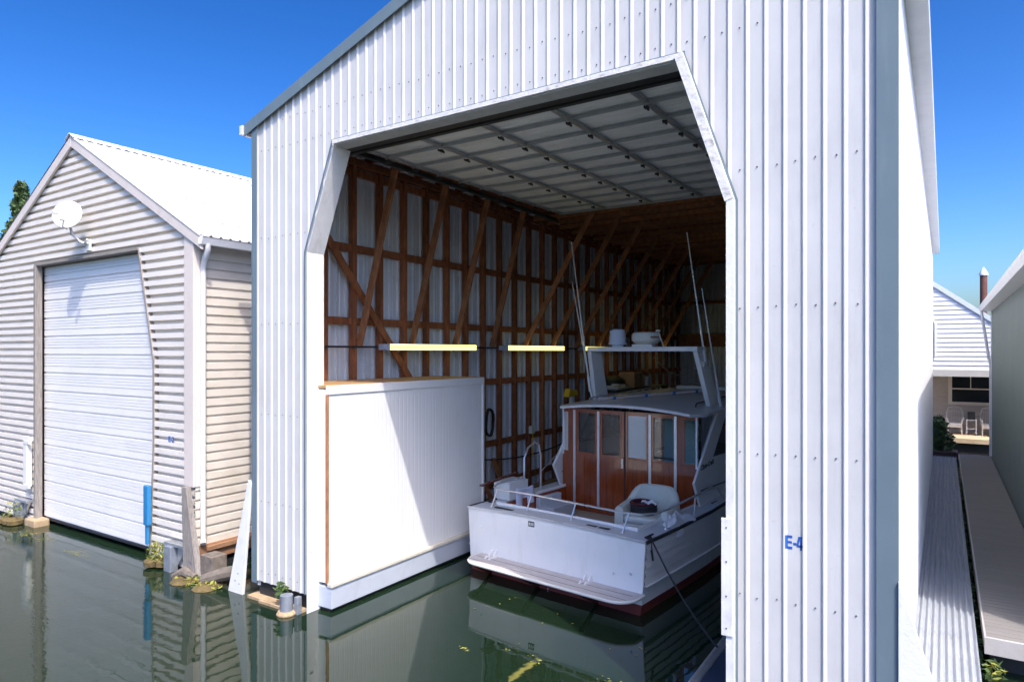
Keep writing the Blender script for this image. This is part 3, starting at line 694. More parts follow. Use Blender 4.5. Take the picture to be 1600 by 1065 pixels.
# ------------------------------------------------------------------ grey-green building on the right
rb=thing('metal_shed','long grey-green ribbed shed with a white gutter along the walkway','boathouse',(3.5,19.4,0))
pts=[]; y=10.65
while y<28.25:
    for t_,d_ in ((0,0),(.012,-.016),(.03,-.016),(.042,0),(.1,0),(.105,-.004),(.11,0)): pts.append((1.40+d_,y+t_))
    y+=.2
MB().grid([[(x,y,.3) for x,y in pts],[(x,y,5.62) for x,y in pts]]).build('side_wall',bld_grey,rb,fix=False)
MB().box(1.42,6.2,28.24,28.3,.3,5.6).box(1.42,6.2,10.65,10.7,.3,5.6).box(6.2,6.25,10.65,28.3,.3,5.6).build('end_wall',bld_grey,rb)
MB().hexa([(1.1,10.5,5.62),(3.8,10.5,6.9),(3.8,28.5,6.9),(1.1,28.5,5.62)],[(1.1,10.5,5.68),(3.8,10.5,6.96),(3.8,28.5,6.96),(1.1,28.5,5.68)]).hexa([(3.8,10.5,6.9),(6.5,10.5,5.62),(6.5,28.5,5.62),(3.8,28.5,6.9)],[(3.8,10.5,6.96),(6.5,10.5,5.68),(6.5,28.5,5.68),(3.8,28.5,6.96)]).build('roof',roof_white,rb)
MB().prism([(1.08,5.5),(1.2,5.5),(1.2,5.64),(1.0,5.64),(1.02,5.6)],'y',10.45,28.5).box(1.2,1.4,10.5,28.4,5.5,5.53).build('gutter',gutter_m,rb)
MB().tube([(1.1,28.35,5.5),(1.12,28.3,5.3),(1.3,28.27,3.9),(1.36,28.27,3.6),(1.36,28.27,.5)],.045,8).build('downspout',gutter_m,rb,smooth=True)
MB().box(1.36,1.42,28.16,28.26,.5,5.5).build('corner_post',far_white,rb)

# ------------------------------------------------------------------ white house at the far end
fh=thing('floating_house','white lap-sided floating house with a shaded porch at the end of the walkway','house',(-2.2,33,0))
m=MB(); rows=[]
FPX,FPZ=-3.2,8.95
z=3.36; s_=.78
def fx_(z): return min(2.9,(FPZ-z)/s_)
while z<8.8:
    for t_,d_ in ((0,0),(.15,.018),(.152,.05),(.185,.05)):
        h_=fx_(z+t_); rows.append([(FPX-h_*1.0-1.6,32+d_,z+t_),(min(2.6,FPX+(FPZ-z-t_)/s_),32+d_,z+t_)])
    z+=.186
m.grid(rows).build('gable_wall',far_white,fh,fix=False)
MB().hexa([(FPX,31.95,FPZ),(2.75,31.95,FPZ-5.95*s_),(2.75,41,FPZ-5.95*s_),(FPX,41,FPZ)],[(FPX,31.95,FPZ+.22),(2.75,31.95,FPZ-5.95*s_+.22),(2.75,41,FPZ-5.95*s_+.22),(FPX,41,FPZ+.22)]).build('roof',far_roof,fh)
MB().box(-8,2.6,32.02,34.0,3.2,3.34).box(-8,2.6,32.0,32.08,3.1,3.36).build('porch_ceiling',far_grey,fh)
m=MB(); rows=[]; z=.65
while z<3.2:
    rows += [[(-6,34,z),(2.6,34,z)],[(-6,34.02,z+.17),(2.6,34.02,z+.17)],[(-6,34.035,z+.172),(2.6,34.035,z+.172)]]; z+=.19
m.grid(rows).build('porch_wall',far_grey,fh,fix=False)
MB().box(-6,2.7,31.6,34,.5,.68).build('porch_deck',porch_wood,fh)
MB().box(-6,2.7,31.75,41,-.2,.5).build('float_base',black_m,fh)
MB().box(2.6,2.65,32.1,41,.6,5.2).build('side_wall',far_white,fh)
wn=MB()
wn.box(.15,1.75,33.94,34.0,1.85,1.97).box(.15,1.75,33.94,34.0,3.06,3.2).box(.15,.29,33.94,34.0,1.97,3.06).box(1.6,1.75,33.94,34.0,1.97,3.06)
win=wn.build('window',far_frame,fh)
MB().box(.29,1.6,33.96,33.98,2.5,2.55).box(.93,.96,33.965,33.985,2.55,3.06).build('sash_bar',far_frame,win)
MB().quad((.29,33.99,1.97),(1.6,33.99,1.97),(1.6,33.99,3.06),(.29,33.99,3.06)).build('pane',mat('dark_pane',(.015,.018,.024),.08,var=.2),win)
MB().tube([(-.5,31.95,4.9),(-.42,31.95,5.6),(-.3,31.95,5.2),(-.3,31.95,3.9)],.04,6).build('porch_bracket',far_white,fh)
# wicker chairs, table
def wchair(label,x):
    t=thing('wicker_chair',label,'chair',(x,33.25,.68),0,'wicker chairs on the porch')
    for sx_ in (-.24,.24):
        MB().tube([(x+sx_,33.0,.68),(x+sx_*.95,33.0,1.1),(x+sx_*1.05,33.02,1.32)],.022,6).build('leg',wicker,t)
        MB().tube([(x+sx_,33.5,.68),(x+sx_,33.5,1.12)],.022,6).build('leg',wicker,t)
    MB().box(x-.26,x+.26,32.98,33.52,1.08,1.15).box(x-.24,x+.24,32.99,33.01,.98,1.08).build('seat',wicker,t,bevel=.02)
    a=[(x-.27,33.5,1.1),(x-.29,33.56,1.5),(x-.22,33.62,1.74),(x,33.64,1.8),(x+.22,33.62,1.74),(x+.29,33.56,1.5),(x+.27,33.5,1.1)]
    b=MB().tube(a,.024,6)
    for i in range(-4,5): b.tube([(x+i*.055,33.5,1.12),(x+i*.06,33.61,1.75-.012*i*i)],.009,4)
    b.tube([(x-.26,33.58,1.6),(x+.26,33.58,1.6)],.012,4); b.build('backrest',wicker,t)
    for sx_ in (-.29,.29): MB().tube([(x+sx_,33.55,1.36),(x+sx_*1.05,33.2,1.36),(x+sx_,33.0,1.3)],.022,6).build('armrest',wicker,t)
wchair('white wicker chair on the porch below the left half of the window',.38)
wchair('white wicker chair on the porch partly hidden by the shed corner',1.55)
t=thing('side_table','small white two-tier table between the two wicker chairs','table',(.95,33.25,.68))
MB().box(.77,1.13,33.08,33.42,1.28,1.31).build('table_top',far_white,t); MB().box(.79,1.11,33.1,33.4,.92,.94).build('shelf',far_white,t)
for sx_ in (.79,1.11):
    for sy_ in (33.1,33.4): MB().box(sx_-.018,sx_+.018,sy_-.018,sy_+.018,.68,1.28).build('leg',far_white,t)
solo(MB().box(.82,1.08,33.15,33.35,1.312,1.62),'planter_box',dark_steel,'dark square planter box on top of the small white table','planter box',bevel=.015)
t=thing('planter','dark planter with a bushy green shrub at the end of the metal walkway','plant',(-.05,28.6,.35))
MB().box(-.45,.42,28.15,29.0,.3,.55).build('planter_box',mat('dark_planter',(.05,.03,.03),.7),t,bevel=.02)
c_=MB()
for p in ((-.2,28.7,1.1),(.05,28.6,.85),(-.3,28.6,.8),(-.15,28.8,1.4)): leaves(c_,p,(.3,.25,.38),260,.09,(0,0,1))
c_.build('foliage',[leaf_g,leaf_d],t)
t=thing('steel_piling','rust-brown round piling with a white cone cap behind the far house','piling',(1.84,45,-1))
MB().tube([(1.84,45,-1),(1.84,45,8.35)],.17,14).build('shaft',rust_pile,t,smooth=True)
MB().lathe([(.21,8.3),(.22,8.4),(.02,8.75)],(1.84,45,0),14).build('cap',far_white,t,smooth=True)
g=MB()
for i in range(60): leaves(g,(.395,10.5+i*.29,.05+.16*(i%4==1)),(.03,.16,.13),22,.05,(0,0,2))
o=g.build('gap_weeds',[leaf_g,leaf_y,leaf_d]); o['kind']='stuff'
clump('weed_clump','bright green sprig growing under the end of the plank walkway',(.52,10.1,.1),(.12,.1,.14),60,.05,(0,1),base=False)

# ------------------------------------------------------------------ the motor boat (local: a = starboard, b = forward, z up)
bt=thing('motor_boat','white wooden motor boat with mahogany cabin back, moored stern out in the tall boathouse','boat',(-5.72,9.96,0),R(-6.5),local=True)
BS=[0,1,2.5,4.5,6.5,8.2,9.4,10.0]; HD=[1.87,1.88,1.88,1.82,1.6,1.15,.55,.03]; SH=[1.15,1.155,1.18,1.27,1.42,1.6,1.75,1.85]; HW=[1.81,1.81,1.78,1.64,1.28,.78,.3,.02]
def ip(T,b):
    for i in range(len(BS)-1):
        if b<=BS[i+1]:
            f=(b-BS[i])/(BS[i+1]-BS[i]); return T[i]+(T[i+1]-T[i])*f
    return T[-1]
bb=[10*i/40 for i in range(41)]
hl=MB(); NSt=5
def row_at(s,f,out,zb=.46):
    r=[]
    for b in bb:
        z=zb+(ip(SH,b)-zb)*f; h=ip(HW,b)+(ip(HD,b)-ip(HW,b))*((z-.16)/(ip(SH,b)-.16))**.9
        r.append((s*(h+out),b,z-.006))
    return r
for s in (-1,1):
    def row(f,out,zb=.46):
        r=[]
        for b in bb:
            z=zb+(ip(SH,b)-zb)*f; h=ip(HW,b)+(ip(HD,b)-ip(HW,b))*((z-.16)/(ip(SH,b)-.16))**.9
            r.append((s*(h+out),b,z))
        return r
    for k in range(NSt):
        f1=1-k/NSt; f0=1-(k+1)/NSt
        hl.grid([row(f1,0.0),row(f0,.026)]); hl.grid([row(f0,.026),row(f0,-.004)])
    lo=row(0,0.0); led=row(0,.055)
    hl.grid([row(.02,.0),led]); hl.grid([led,[(x-s*.05,b,z-.025) for x,b,z in led]])
    hl.grid([[(x-s*.008,b,z-.02) for x,b,z in lo],[(s*ip(HW,b),b,.17) for b in bb]])
    hl.grid([[(s*(ip(HW,b)-.0),b,.17) for b in bb],[(s*max(.0,ip(HW,b)-.06),b,-.1) for b in bb],[(0,b,-.5) for b in bb]],1)
hlo=hl.build('hull',[hull_w,boot_red],bt,fix=False)
for s in (-1,1):
    for k in range(1,NSt):
        MB().tube(row_at(s,1-k/NSt,.004),.007,5).build('plank_seam',mat('grey_seam',(.2,.21,.22),.7),hlo)
tr=MB()
top=[(-1.87+3.74*i/20, 1.15+.045*(1-((i-10)/10)**2)) for i in range(21)]
tr.prism([(-1.81,.17)]+[(1.81,.17)]+[(x,z) for x,z in top[::-1]],'y',-.02,.02)
tr.prism([(-1.75,-.12),(1.75,-.12),(1.81,.168),(-1.81,.168)],'y',-.018,.02,1)
tro=tr.build('transom',[hull_w,boot_red],bt)
for a,z in ((-1.55,.83),(1.62,.62),(1.3,.56)): MB().tube([(a,-.02,z),(a,-.035,z)],.022,10).build('through_hull',chrome,tro)
np_=MB().box(-.42,-.29,-.03,-.021,1.03,1.12)
for i in range(3): np_.box(-.405+i*.04,-.38+i*.04,-.033,-.030,1.05,1.1,1)
np_.build('nameplate',[dark_steel,offwhite],tro)
MB().tube([(x,-.03,z+.005) for x,z in top],.02,6).build('transom_moulding',alu,bt)
rr=MB()
for s in (-1,1): rr.tube([(s*(ip(HD,b)+.01),b,ip(SH,b)-.005) for b in bb],.03,6)
rr.build('rub_rail',black_m,bt)
dk=MB()
rows=[]
for j in range(5):
    b=-.01+.40*j/4; rows.append([(x,b,z+.01) for x,z in top])
dk.grid(rows)
for s in (-1,1):
    dk.grid([[(s*ip(HD,b),b,ip(SH,b)+.012) for b in bb if b>=.25],[(s*min(1.5,ip(HD,b)*.98),b,ip(SH,b)+.02) for b in bb if b>=.25]])
dk.grid([[(-min(1.5,ip(HD,b)*.98),b,ip(SH,b)+.02),(0,b,ip(SH,b)+.05),(min(1.5,ip(HD,b)*.98),b,ip(SH,b)+.02)] for b in bb if b>=7.5])
dk.build('deck',deck_m,bt,fix=False)
MB().box(-1.52,1.52,.385,.42,1.16,1.235).box(1.47,1.51,.42,2.64,1.17,1.23).box(-1.51,-1.47,1.6,2.64,1.17,1.23).build('coaming',hull_w,bt,bevel=.006)
MB().box(-1.5,1.5,.40,.43,.7,1.165).box(1.475,1.5,.43,2.64,.7,1.168).box(-1.5,-1.475,.43,2.64,.7,1.168).build('cockpit_lining',mahog,bt)
MB().box(-1.5,1.5,.4,2.7,.66,.71).build('cockpit_sole',sole_m,bt)
MB().box(-1.46,-1.0,1.55,2.3,.71,.96).box(-1.46,-1.35,1.55,2.3,.96,1.12).build('cockpit_seat',deck_m,bt,bevel=.01)
# swim platform
sp=MB(); poly=[(-1.56,.0)]
for i in range(9): t_=math.pi/2*i/8; poly.append((-1.22-.34*math.cos(t_),-.22-.33*math.sin(t_)))
for i in range(9): t_=math.pi/2*i/8; poly.append((1.5+.34*math.sin(t_),-.22-.33*math.cos(t_)))
poly.append((1.84,.0))
sp.prism(poly,'z',.30,.345); spo=sp.build('swim_platform',teak_grey,bt,bevel=.012)
gr=MB()
for b in (-.2,-.4): gr.box(-1.48,1.75,b-.005,b+.005,.344,.3465)
gr.build('plank_seam',black_m,spo)
MB().tube([(x,y-.0,.322) for x,y in poly],.024,6).build('edge_moulding',offwhite,spo)
for a in (-1.2,.85):
    br=MB()
    for d_ in (-.05,.05): br.prism([(-.02,.346),(-.26,.346),(-.2,.39),(-.13,.37),(-.09,.44),(-.02,.46)],'x',a+d_-.012,a+d_+.012)
    br.build('step_bracket',hull_w,spo)
ub=MB()
for a in (-1.3,-.2,1.0): ub.beam((a,-.02,.02),(a,-.5,.29),.05,.05)
ub.build('platform_strut',mahog_dark,spo)
# stern rail
rl=MB()
rt=[(-1.62,1.35,1.56),(-1.62,.55,1.53),(-1.55,.36,1.51),(-1.35,.28,1.5),(-.6,.33,1.5),(.35,.29,1.49),(1.35,.26,1.48),(1.62,.32,1.48),(1.76,.55,1.48),(1.8,.95,1.49),(1.78,2.2,1.53),(1.76,2.75,1.56),(1.79,3.0,1.5),(1.82,3.25,1.22)]
rl.tube(rt,.018,8)
for a,b,a2,b2,z in ((-1.48,.2,-1.4,.29,1.5),(-.68,.24,-.62,.33,1.5),(.32,.2,.37,.29,1.49),(1.36,.16,1.42,.27,1.48),(1.78,.85,1.79,.9,1.49),(1.78,1.95,1.78,2.0,1.525),(-1.62,.9,-1.62,.9,1.545)):
    rl.tube([(a,b,1.17),(a2,b2,z)],.014,7); rl.lathe([(.035,1.165),(.03,1.185),(.016,1.2)],(a,b,0),8)
rl.build('stern_rail',chrome,bt,smooth=True)
MB().beam((-1.66,.1,1.56),(-1.66,1.2,1.66),.07,.03).build('rail_cap',mahog_dark,bt)
for a,b in ((1.84,.16),(-1.72,.5),(1.7,3.05)):
    MB().box(a-.03,a+.03,b-.04,b+.04,1.165,1.2).tube([(a,b-.13,1.215),(a,b+.13,1.215)],.017,6).build('cleat',dark_steel,bt)
vt=MB()
for a in (-1.25,-1.02,.78,1.02): vt.box(a-.1,a+.1,.12,.2,1.185,1.202)
vt.build('deck_fitting',dark_steel,bt,bevel=.006)
# cabin back
CB=2.65
bk=MB(); H0,H1,W0,W1=.72,2.88,1.98,2.8
bk.box(-1.56,1.56,CB,CB+.04,H0,W0-.02); bk.box(-1.56,1.56,CB,CB+.04,W1,H1)
for x0,x1 in ((-1.42,-1.15),(-.74,-.56),(-.14,.045),(.47,.62),(1.06,1.27)): bk.box(x0,x1,CB,CB+.04,W0-.02,W1)
cb=bk.build('cabin_back',mahog,bt)
gv=MB()
for a in (-1.0,-.85,-.45,-.3,.15,.25,.36,.72,.84,.96): gv.box(a-.003,a+.003,CB-.003,CB+.001,H0,W0-.1)
gv.build('panel_groove',mahog_dark,cb)
MB().box(-.1,-.035,CB-.012,CB-.002,H0,H1).box(.0,.05,CB-.012,CB-.002,H0,H1-.02).box(.46,.5,CB-.012,CB-.002,H0,H1-.02).box(.05,.46,CB-.012,CB-.002,1.87,1.95).build('door_frame',mahog,cb,bevel=.004)
MB().box(-.034,-.001,CB-.004,CB+.002,H0,H1).build('door_gap',black_m,cb)
MB().box(-.085,-.05,CB-.03,CB-.012,1.72,1.92).lathe([(.02,0),(.024,.03),(.012,.045)],(0,0,0),8).build('door_lock',chrome,cb)
for x0,x1 in ((-1.15,-.74),(-.56,-.14),(.62,1.06),(1.27,1.52),(-1.54,-1.42)):
    MB().quad((x0,CB+.02,W0-.02),(x1,CB+.02,W0-.02),(x1,CB+.02,W1),(x0,CB+.02,W1)).build('window_pane',win_clear,cb)
MB().box(.05,.46,CB+.01,CB+.03,W0-.02,W1).build('door_white_panel',hull_w,cb)  # opaque white panel filling the pane of the cabin door
MB().box(.075,.435,CB-.001,CB+.008,W0+.0,W1-.03).build('door_inset_panel',offwhite,cb)
for a in (-1.25,-.65,.545,1.09): MB().box(a-.028,a+.028,CB-.016,CB-.004,H0+.12,H1-.03).build('metal_strip',alu,cb)
MB().box(.62,1.06,CB-.03,CB-.015,2.0,2.02).build('brass_bar',dark_steel,cb)
for x0 in (1.5,-1.56): MB().box(x0,x0+.033,CB-.01,CB+.04,W0-.1,H1-.02).build('corner_strip',hull_w,cb)
# cabin sides with the slanting wings
for s in (-1,1):
    a0,a1=(1.57,1.61) if s>0 else (-1.61,-1.57)
    m=MB()
    m.prism([(2.34,1.66),(3.2,2.06),(3.9,2.9),(3.42,2.9)],'x',a0,a1)
    m.prism([(2.34,1.66),(2.62,1.18),(8.2,1.4),(8.2,2.06),(3.2,2.06)],'x',a0,a1)
    m.prism([(5.6,2.06),(5.75,2.06),(5.75,2.9),(5.6,2.9)],'x',a0,a1); m.prism([(8.05,2.06),(8.2,2.06),(8.2,2.9),(8.05,2.9)],'x',a0,a1)
    m.prism([(3.3,2.86),(8.2,2.86),(8.2,3.05),(5.5,3.03),(3.6,2.93)],'x',a0-.003,a1+.003)
    sd_=m.build('cabin_side',hull_w,bt)
    MB().tube([(s*1.6,3.42,2.9),(s*1.6,2.34,1.66),(s*1.6,2.62,1.18)],.022,6).build('edge_moulding',hull_w,sd_)
    am=(a0+a1)/2
    MB().quad((am,3.2,2.06),(am,5.6,2.06),(am,5.6,2.9),(am,3.9,2.9)).quad((am,5.75,2.06),(am,8.05,2.06),(am,8.05,2.9),(am,5.75,2.9)).quad((am,CB+.04,1.98),(am,CB+.04,2.88),(am,3.36,2.88),(am,2.72,1.9)).build('window_pane',win_dark,sd_)
    MB().box(a0-.006,a1+.006,2.62,8.1,1.48,1.5).build('side_moulding',black_m,sd_)
    if s>0:
        M_=Matrix.Translation((1.617,2.9,1.94)) @ Matrix.Rotation(R(90),4,'Z') @ Matrix.Rotation(R(90),4,'X') @ Matrix.Rotation(R(6),4,'Z')
        text_obj('script_lettering','Chris-Craft',.13,black_text,sd_,M_,offset=.002,shear=.35)
fr=MB().quad((-1.57,8.2,1.4),(1.57,8.2,1.4),(1.57,8.2,2.1),(-1.57,8.2,2.1)); fr.build('cabin_front',hull_w,bt)
MB().quad((-1.5,8.22,2.1),(1.5,8.22,2.1),(1.45,8.15,2.9),(-1.45,8.15,2.9)).build('windscreen',win_dark,bt)
MB().box(-1.5,1.5,CB+.05,8.2,.66,.7).build('cabin_sole',sole_m,bt)
MB().box(-.35,.15,4.6,5.1,.7,1.6).box(-.35,.15,5.0,5.12,1.6,2.5).build('helm_seat',blue_white,bt,bevel=.06)
MB().box(.6,1.4,4.2,5.6,.7,1.7).box(-1.45,-.7,4.0,6.5,.7,1.5).build('cabin_locker',grey_box,bt,bevel=.02)
# roof
def rfz(a,b): return 2.9+.12*(1-(a/1.66)**2)+.17*max(0,min(1,(b-2.46)/3.6))**.8
m=MB(); rows=[]
for i in range(25):
    b=2.46+5.9*i/24; ins=0
    if i==0: ins=.18
    elif i==1: ins=.0
    rows.append([((1.66-ins)*j/12,b,rfz((1.66-ins)*j/12,b)) for j in range(-12,13)])
m.grid(rows); m.grid([[(x,b,z-.055) for x,b,z in r] for r in rows])
for i in (0,-1): m.grid([rows[i],[(x,b,z-.055) for x,b,z in rows[i]]])
for j in (0,-1): m.grid([[r[j] for r in rows],[(r[j][0],r[j][1],r[j][2]-.055) for r in rows]])
ro=m.build('cabin_roof',roof_m,bt,smooth=True)
MB().tube([(p[0],p[1]-.005,p[2]-.025) for p in rows[0]],.03,6).build('roof_moulding',hull_w,ro)
for s in (-1,1): MB().tube([(s*1.25,3.2,3.0),(s*1.25,3.25,3.07),(s*1.2,6.5,3.2),(s*1.2,6.55,3.1)],.017,6).build('grab_rail',chrome if s<0 else dark_steel,ro)
MB().box(-.6,.9,6.2,6.9,3.15,3.26).build('roof_hatch',roof_m,ro,bevel=.02)
# radar arch
ar=MB()
for s in (-1,1):
    xi=lambda x: s*x
    ar.hexa([(s*1.30,3.6,2.95),(s*1.40,3.6,2.95),(s*1.40,4.15,2.95),(s*1.30,4.15,2.95)],[(s*1.19,3.2,4.1),(s*1.29,3.2,4.1),(s*1.27,3.6,4.1),(s*1.17,3.6,4.1)])
ar.box(-1.29,1.29,3.19,3.6,4.102,4.2)
arch=ar.build('radar_arch',hull_w,bt,bevel=.012)
MB().lathe([(.12,4.2),(.13,4.24),(.20,4.255),(.2,4.28),(.178,4.32),(.172,4.5),(.15,4.565),(.08,4.59)],(-.62,3.38,0),24).build('dome_antenna',blue_white,arch,smooth=True)
MB().lathe([(.13,4.2),(.17,4.24),(.24,4.27),(.3,4.33),(.305,4.40),(.3,4.46),(.27,4.5),(.1,4.51)],(.06,3.4,0),30).build('radar_dome',offwhite,arch,smooth=True)
M_=Matrix.Translation((.335,3.26,4.40)) @ Matrix.Rotation(R(63),4,'Z') @ Matrix.Rotation(R(90),4,'X')
text_obj('radar_lettering','Raytheon',.055,red_text,arch,M_,offset=.001)
MB().box(-.17,.3,3.2,3.34,4.2,4.25).build('radar_mount',hull_w,arch)
MB().tube([(.49,3.35,4.2),(.36,3.35,4.52)],.012,6).lathe([(.05,4.51),(.06,4.53),(.02,4.56)],(.36,3.35,0),8).build('stub_antenna',offwhite,arch)
MB().tube([(.8,4.1,3.75),(1.2,4.1,3.75)],.015,6).tube([(1.12,4.5,3.0),(1.02,4.1,3.75)],.05,6).build('arch_support',deck_m,arch)
MB().tube([(1.34+.08*math.cos(t/2),3.5+.02*t/6,3.86+.08*math.sin(t/2)) for t in range(13)],.014,6).box(1.26,1.34,3.42,3.55,3.8,3.9).build('antenna_mount',chrome,arch)
for p,q_ in (((-1.34,3.4,3.2),(-1.85,3.4,6.61)),((-1.35,3.5,3.05),(-1.9,3.5,5.72)),((1.33,3.5,3.85),(.93,3.5,6.53)),((1.52,3.8,2.95),(1.12,3.8,5.4))):
    p=Vector(p);q_=Vector(q_); MB().tube([p,p.lerp(q_,.1),p.lerp(q_,.11),q_],[.03,.03,.021,.01],7).build('whip_antenna',hull_w,bt)
# boarding hoop on the port side deck
MB().tube([(-1.72,1.5,1.17),(-1.72,1.5,1.9),(-1.72,1.62,2.1),(-1.72,1.85,2.2),(-1.72,2.0,2.12),(-1.72,2.06,1.9),(-1.72,2.06,1.17)],.02,8).build('boarding_hoop',chrome,bt,smooth=True)
MB().tube([(-1.72,2.06,1.55),(-1.74,2.9,1.95)],.012,6).build('bow_rail',chrome,bt)

# ------------------------------------------------------------------ loose things on the boat
BM=Matrix.Translation((-5.72,9.96,0)) @ Matrix.Rotation(R(-6.5),4,'Z')
def W(a,b,z): return BM @ Vector((a,b,z))
# armchair
ac=thing('armchair','pale green leather tub armchair in the stern cockpit','armchair',W(1.08,1.62,.71),R(2),local=True)
def shell(t):                                # outline of the tub: angle 0 = back
    return t
rows_o=[]
n=33
for i in range(n):
    t_=-1+2*i/(n-1); a=t_*math.pi*.5
    # U-shaped plan: arc at back, straight arms
    def pt(rad,arm):
        if abs(t_)<.6:
            q_=t_/.6*math.pi/2; return (rad*math.sin(q_), .12+rad*math.cos(q_)*.8)
        s=1 if t_>0 else -1; f=(abs(t_)-.6)/.4; return (s*rad, .12-f*arm)
    xo,yo=pt(.50,.54); xi,yi=pt(.345,.54)
    f=max(0,min(1,(.62-abs(t_))/.34)); h=.66+.24*f*f*(3-2*f)-.10*max(0,abs(t_)-.62)
    rows_o.append([(xo,yo,.02),(xo*1.02,yo*1.0,h*.6),(xo*1.0,yo,h-.05),(xo*.95,yo*.97,h-.01),((xo+xi)/2,(yo+yi)/2,h+.012),(xi*1.06,yi*1.02,h-.01),(xi,yi,h-.05),(xi,yi,.3)])
m=MB().grid(rows_o)
for e in (0,-1): m.add(rows_o[e],[list(range(8))])
m.build('tub_shell',leather,ac,smooth=True)
MB().box(-.345,.345,-.43,.36,.06,.34).build('seat_base',leather,ac,bevel=.02)
MB().box(-.335,.335,-.44,.36,.342,.48).build('seat_cushion',leather,ac,bevel=.05)
co=thing('coiled_straps','stack of coiled black straps with a dark red top coil on the armchair seat','coil',W(1.02,1.5,1.19),0,local=True)
for i in range(4):
    z=.035+i*.052
    MB().tube([( (.215+.01*math.sin(3*t+i))*math.cos(t), (.19+.01*math.cos(2*t+i))*math.sin(t), z+.008*math.sin(t*2+i)) for t in [2*math.pi*j/28 for j in range(29)]],.03,8,cap=False).build('coil',black_m if i<3 else mat('dark_red_strap',(.09,.012,.022),.5,var=.2),co,smooth=True)
def drape(mb,f,nu=14,nv=14):
    mb.grid([[f(i/nu,j/nv) for j in range(nv+1)] for i in range(nu+1)]); return mb
solo(drape(MB(),lambda u,v: W(1.06+.24*u,1.34+.2*v,1.42+.02*math.sin(9*u+4*v)+.02*math.sin(11*v))),'folded_rag',cloth_w,'small white rag lying in the coiled straps on the armchair','rag',smooth=True)
def cl(u,v):
    e=(1-(2*u-1)**4)*(1-(2*v-1)**4)
    a=1.60+.30*u+.05*math.sin(7*v)+.03*math.sin(13*v); b=.92+.78*v+.06*math.sin(8*u)+.03*math.sin(15*u)
    z=1.192+e*(.05+.05*abs(math.sin(5*u+4*v))+.04*math.sin(13*v+3*u)**2+.03*abs(math.sin(9*u-6*v)))
    if u>.8: a=1.84+.06*(u-.8)/.2+.02*math.sin(9*v); z-= (u-.8)/.2*(.10+.08*math.sin(4*v+1))
    return W(a,b,z)
solo(drape(MB(),cl,22,22),'crumpled_cloth',cloth_w,'crumpled white cloth draped over the starboard gunwale','cloth',smooth=True)
solo(drape(MB(),lambda u,v: W(-1.47+.05*math.sin(u*9)*v+.0,.92+.55*u,1.40-.33*v-.03*math.sin(u*3))+Vector((0,0,0)),18,10),'striped_towel',cloth_b,'pale blue towel hanging over the port cockpit edge','towel',smooth=True,solid=.012)
t=thing('equipment_box','pale grey box standing on the port side deck by the rail','box',W(-1.7,1.05,1.18),R(-6.5),local=True)
MB().box(-.2,.2,-.3,.3,.0,.32).build('body',grey_box,t,bevel=.012); MB().box(-.205,.205,-.305,.305,.322,.345).build('lid',grey_box,t,bevel=.01)
solo(MB().add([W(a,b,z) for z in (.712,.74) for a,b in ((.55,.6),(1.45,.6),(1.45,1.05),(.7,1.1))],[[3,2,1,0],[4,5,6,7],[0,1,5,4],[1,2,6,5],[2,3,7,6],[3,0,4,7]]),'floor_mat',mat('blue_mat',(.03,.12,.24),.8),'blue mat on the cockpit floor in front of the armchair','mat')
po=thing('wrapped_pole','long pale wrapped pole bound with blue tape on the cabin roof','pole',W(-.2,4,3.0),0)
p0,p1=W(-.79,2.91,3.085),W(.62,5.2,3.215)
MB().tube([p0,p0.lerp(p1,.06),p0.lerp(p1,.07),p1],[.045,.045,.03,.03],8).build('pole',pink_tape,po,smooth=True)
for f in (.13,.42,.68,.9): MB().tube([p0.lerp(p1,f-.012),p0.lerp(p1,f+.012)],.037,8).build('tape_band',blue_tape,po)
# mooring lines
def sag(p,q,s,n=16): return [Vector(p).lerp(Vector(q),i/n)-Vector((0,0,s*4*(i/n)*(1-i/n))) for i in range(n+1)]
solo(MB().tube(sag(W(1.86,.16,1.21),(-2.37,8.35,.42),.12),.014,6).tube(sag(W(1.84,.18,1.23),W(1.93,.12,.85),.02,6),.018,6),'mooring_line',rope_m,'black mooring line from the starboard stern cleat down to the float rail','rope',smooth=True)
solo(MB().tube(sag(W(-1.75,.45,1.2),(-8.0,11.2,.5),.05),.013,6),'mooring_line',rope_m,'dark mooring line from the port stern to the white locker float','rope',smooth=True)

# ------------------------------------------------------------------ things along the inner wall
solo(MB().tube([(-9.36+.03*math.sin(t*1.7),13.4+.16*math.cos(t)+.02*math.sin(3*t),2.36+.34*math.sin(t)) for t in [j*.5 for j in range(40)]],.02,6),'coiled_hose',black_m,'black hose coil hanging on a stud right of the white locker','hose',smooth=True)
solo(MB().tube(sag((-9.4,13.0,1.5),(-9.4,18.5,1.62),.25,20),.018,6),'power_cable',black_m,'black cable sagging along the lower wall behind the boarding hoop','cable',smooth=True)
t=thing('outlet_box','white electrical outlet box on the lower girt','outlet',(-9.38,15.45,1.9))
MB().box(-9.44,-9.34,15.36,15.54,1.88,2.08).build('body',offwhite,t,bevel=.01)
MB().tube([(-9.33,15.4,1.92),(-9.3,15.35,1.6),(-9.34,15.4,1.25)],.012,5).build('yellow_plug_lead',yellow_m,t)
for i,(y,dy,lb) in enumerate(((12.3,.35,'leaning offcut board nearest the white locker'),(13.0,-.3,'second leaning offcut board, crossing the first'),(13.5,.12,'short offcut board leaning beside the boarding hoop'))):
    solo(MB().beam((-8.9,y,.43),(-9.4,y+dy,1.65-.1*i),.12,.04,(0,1,0)),'offcut_board',brown_wood_light,lb,'board','offcut boards leaning on the inner wall')
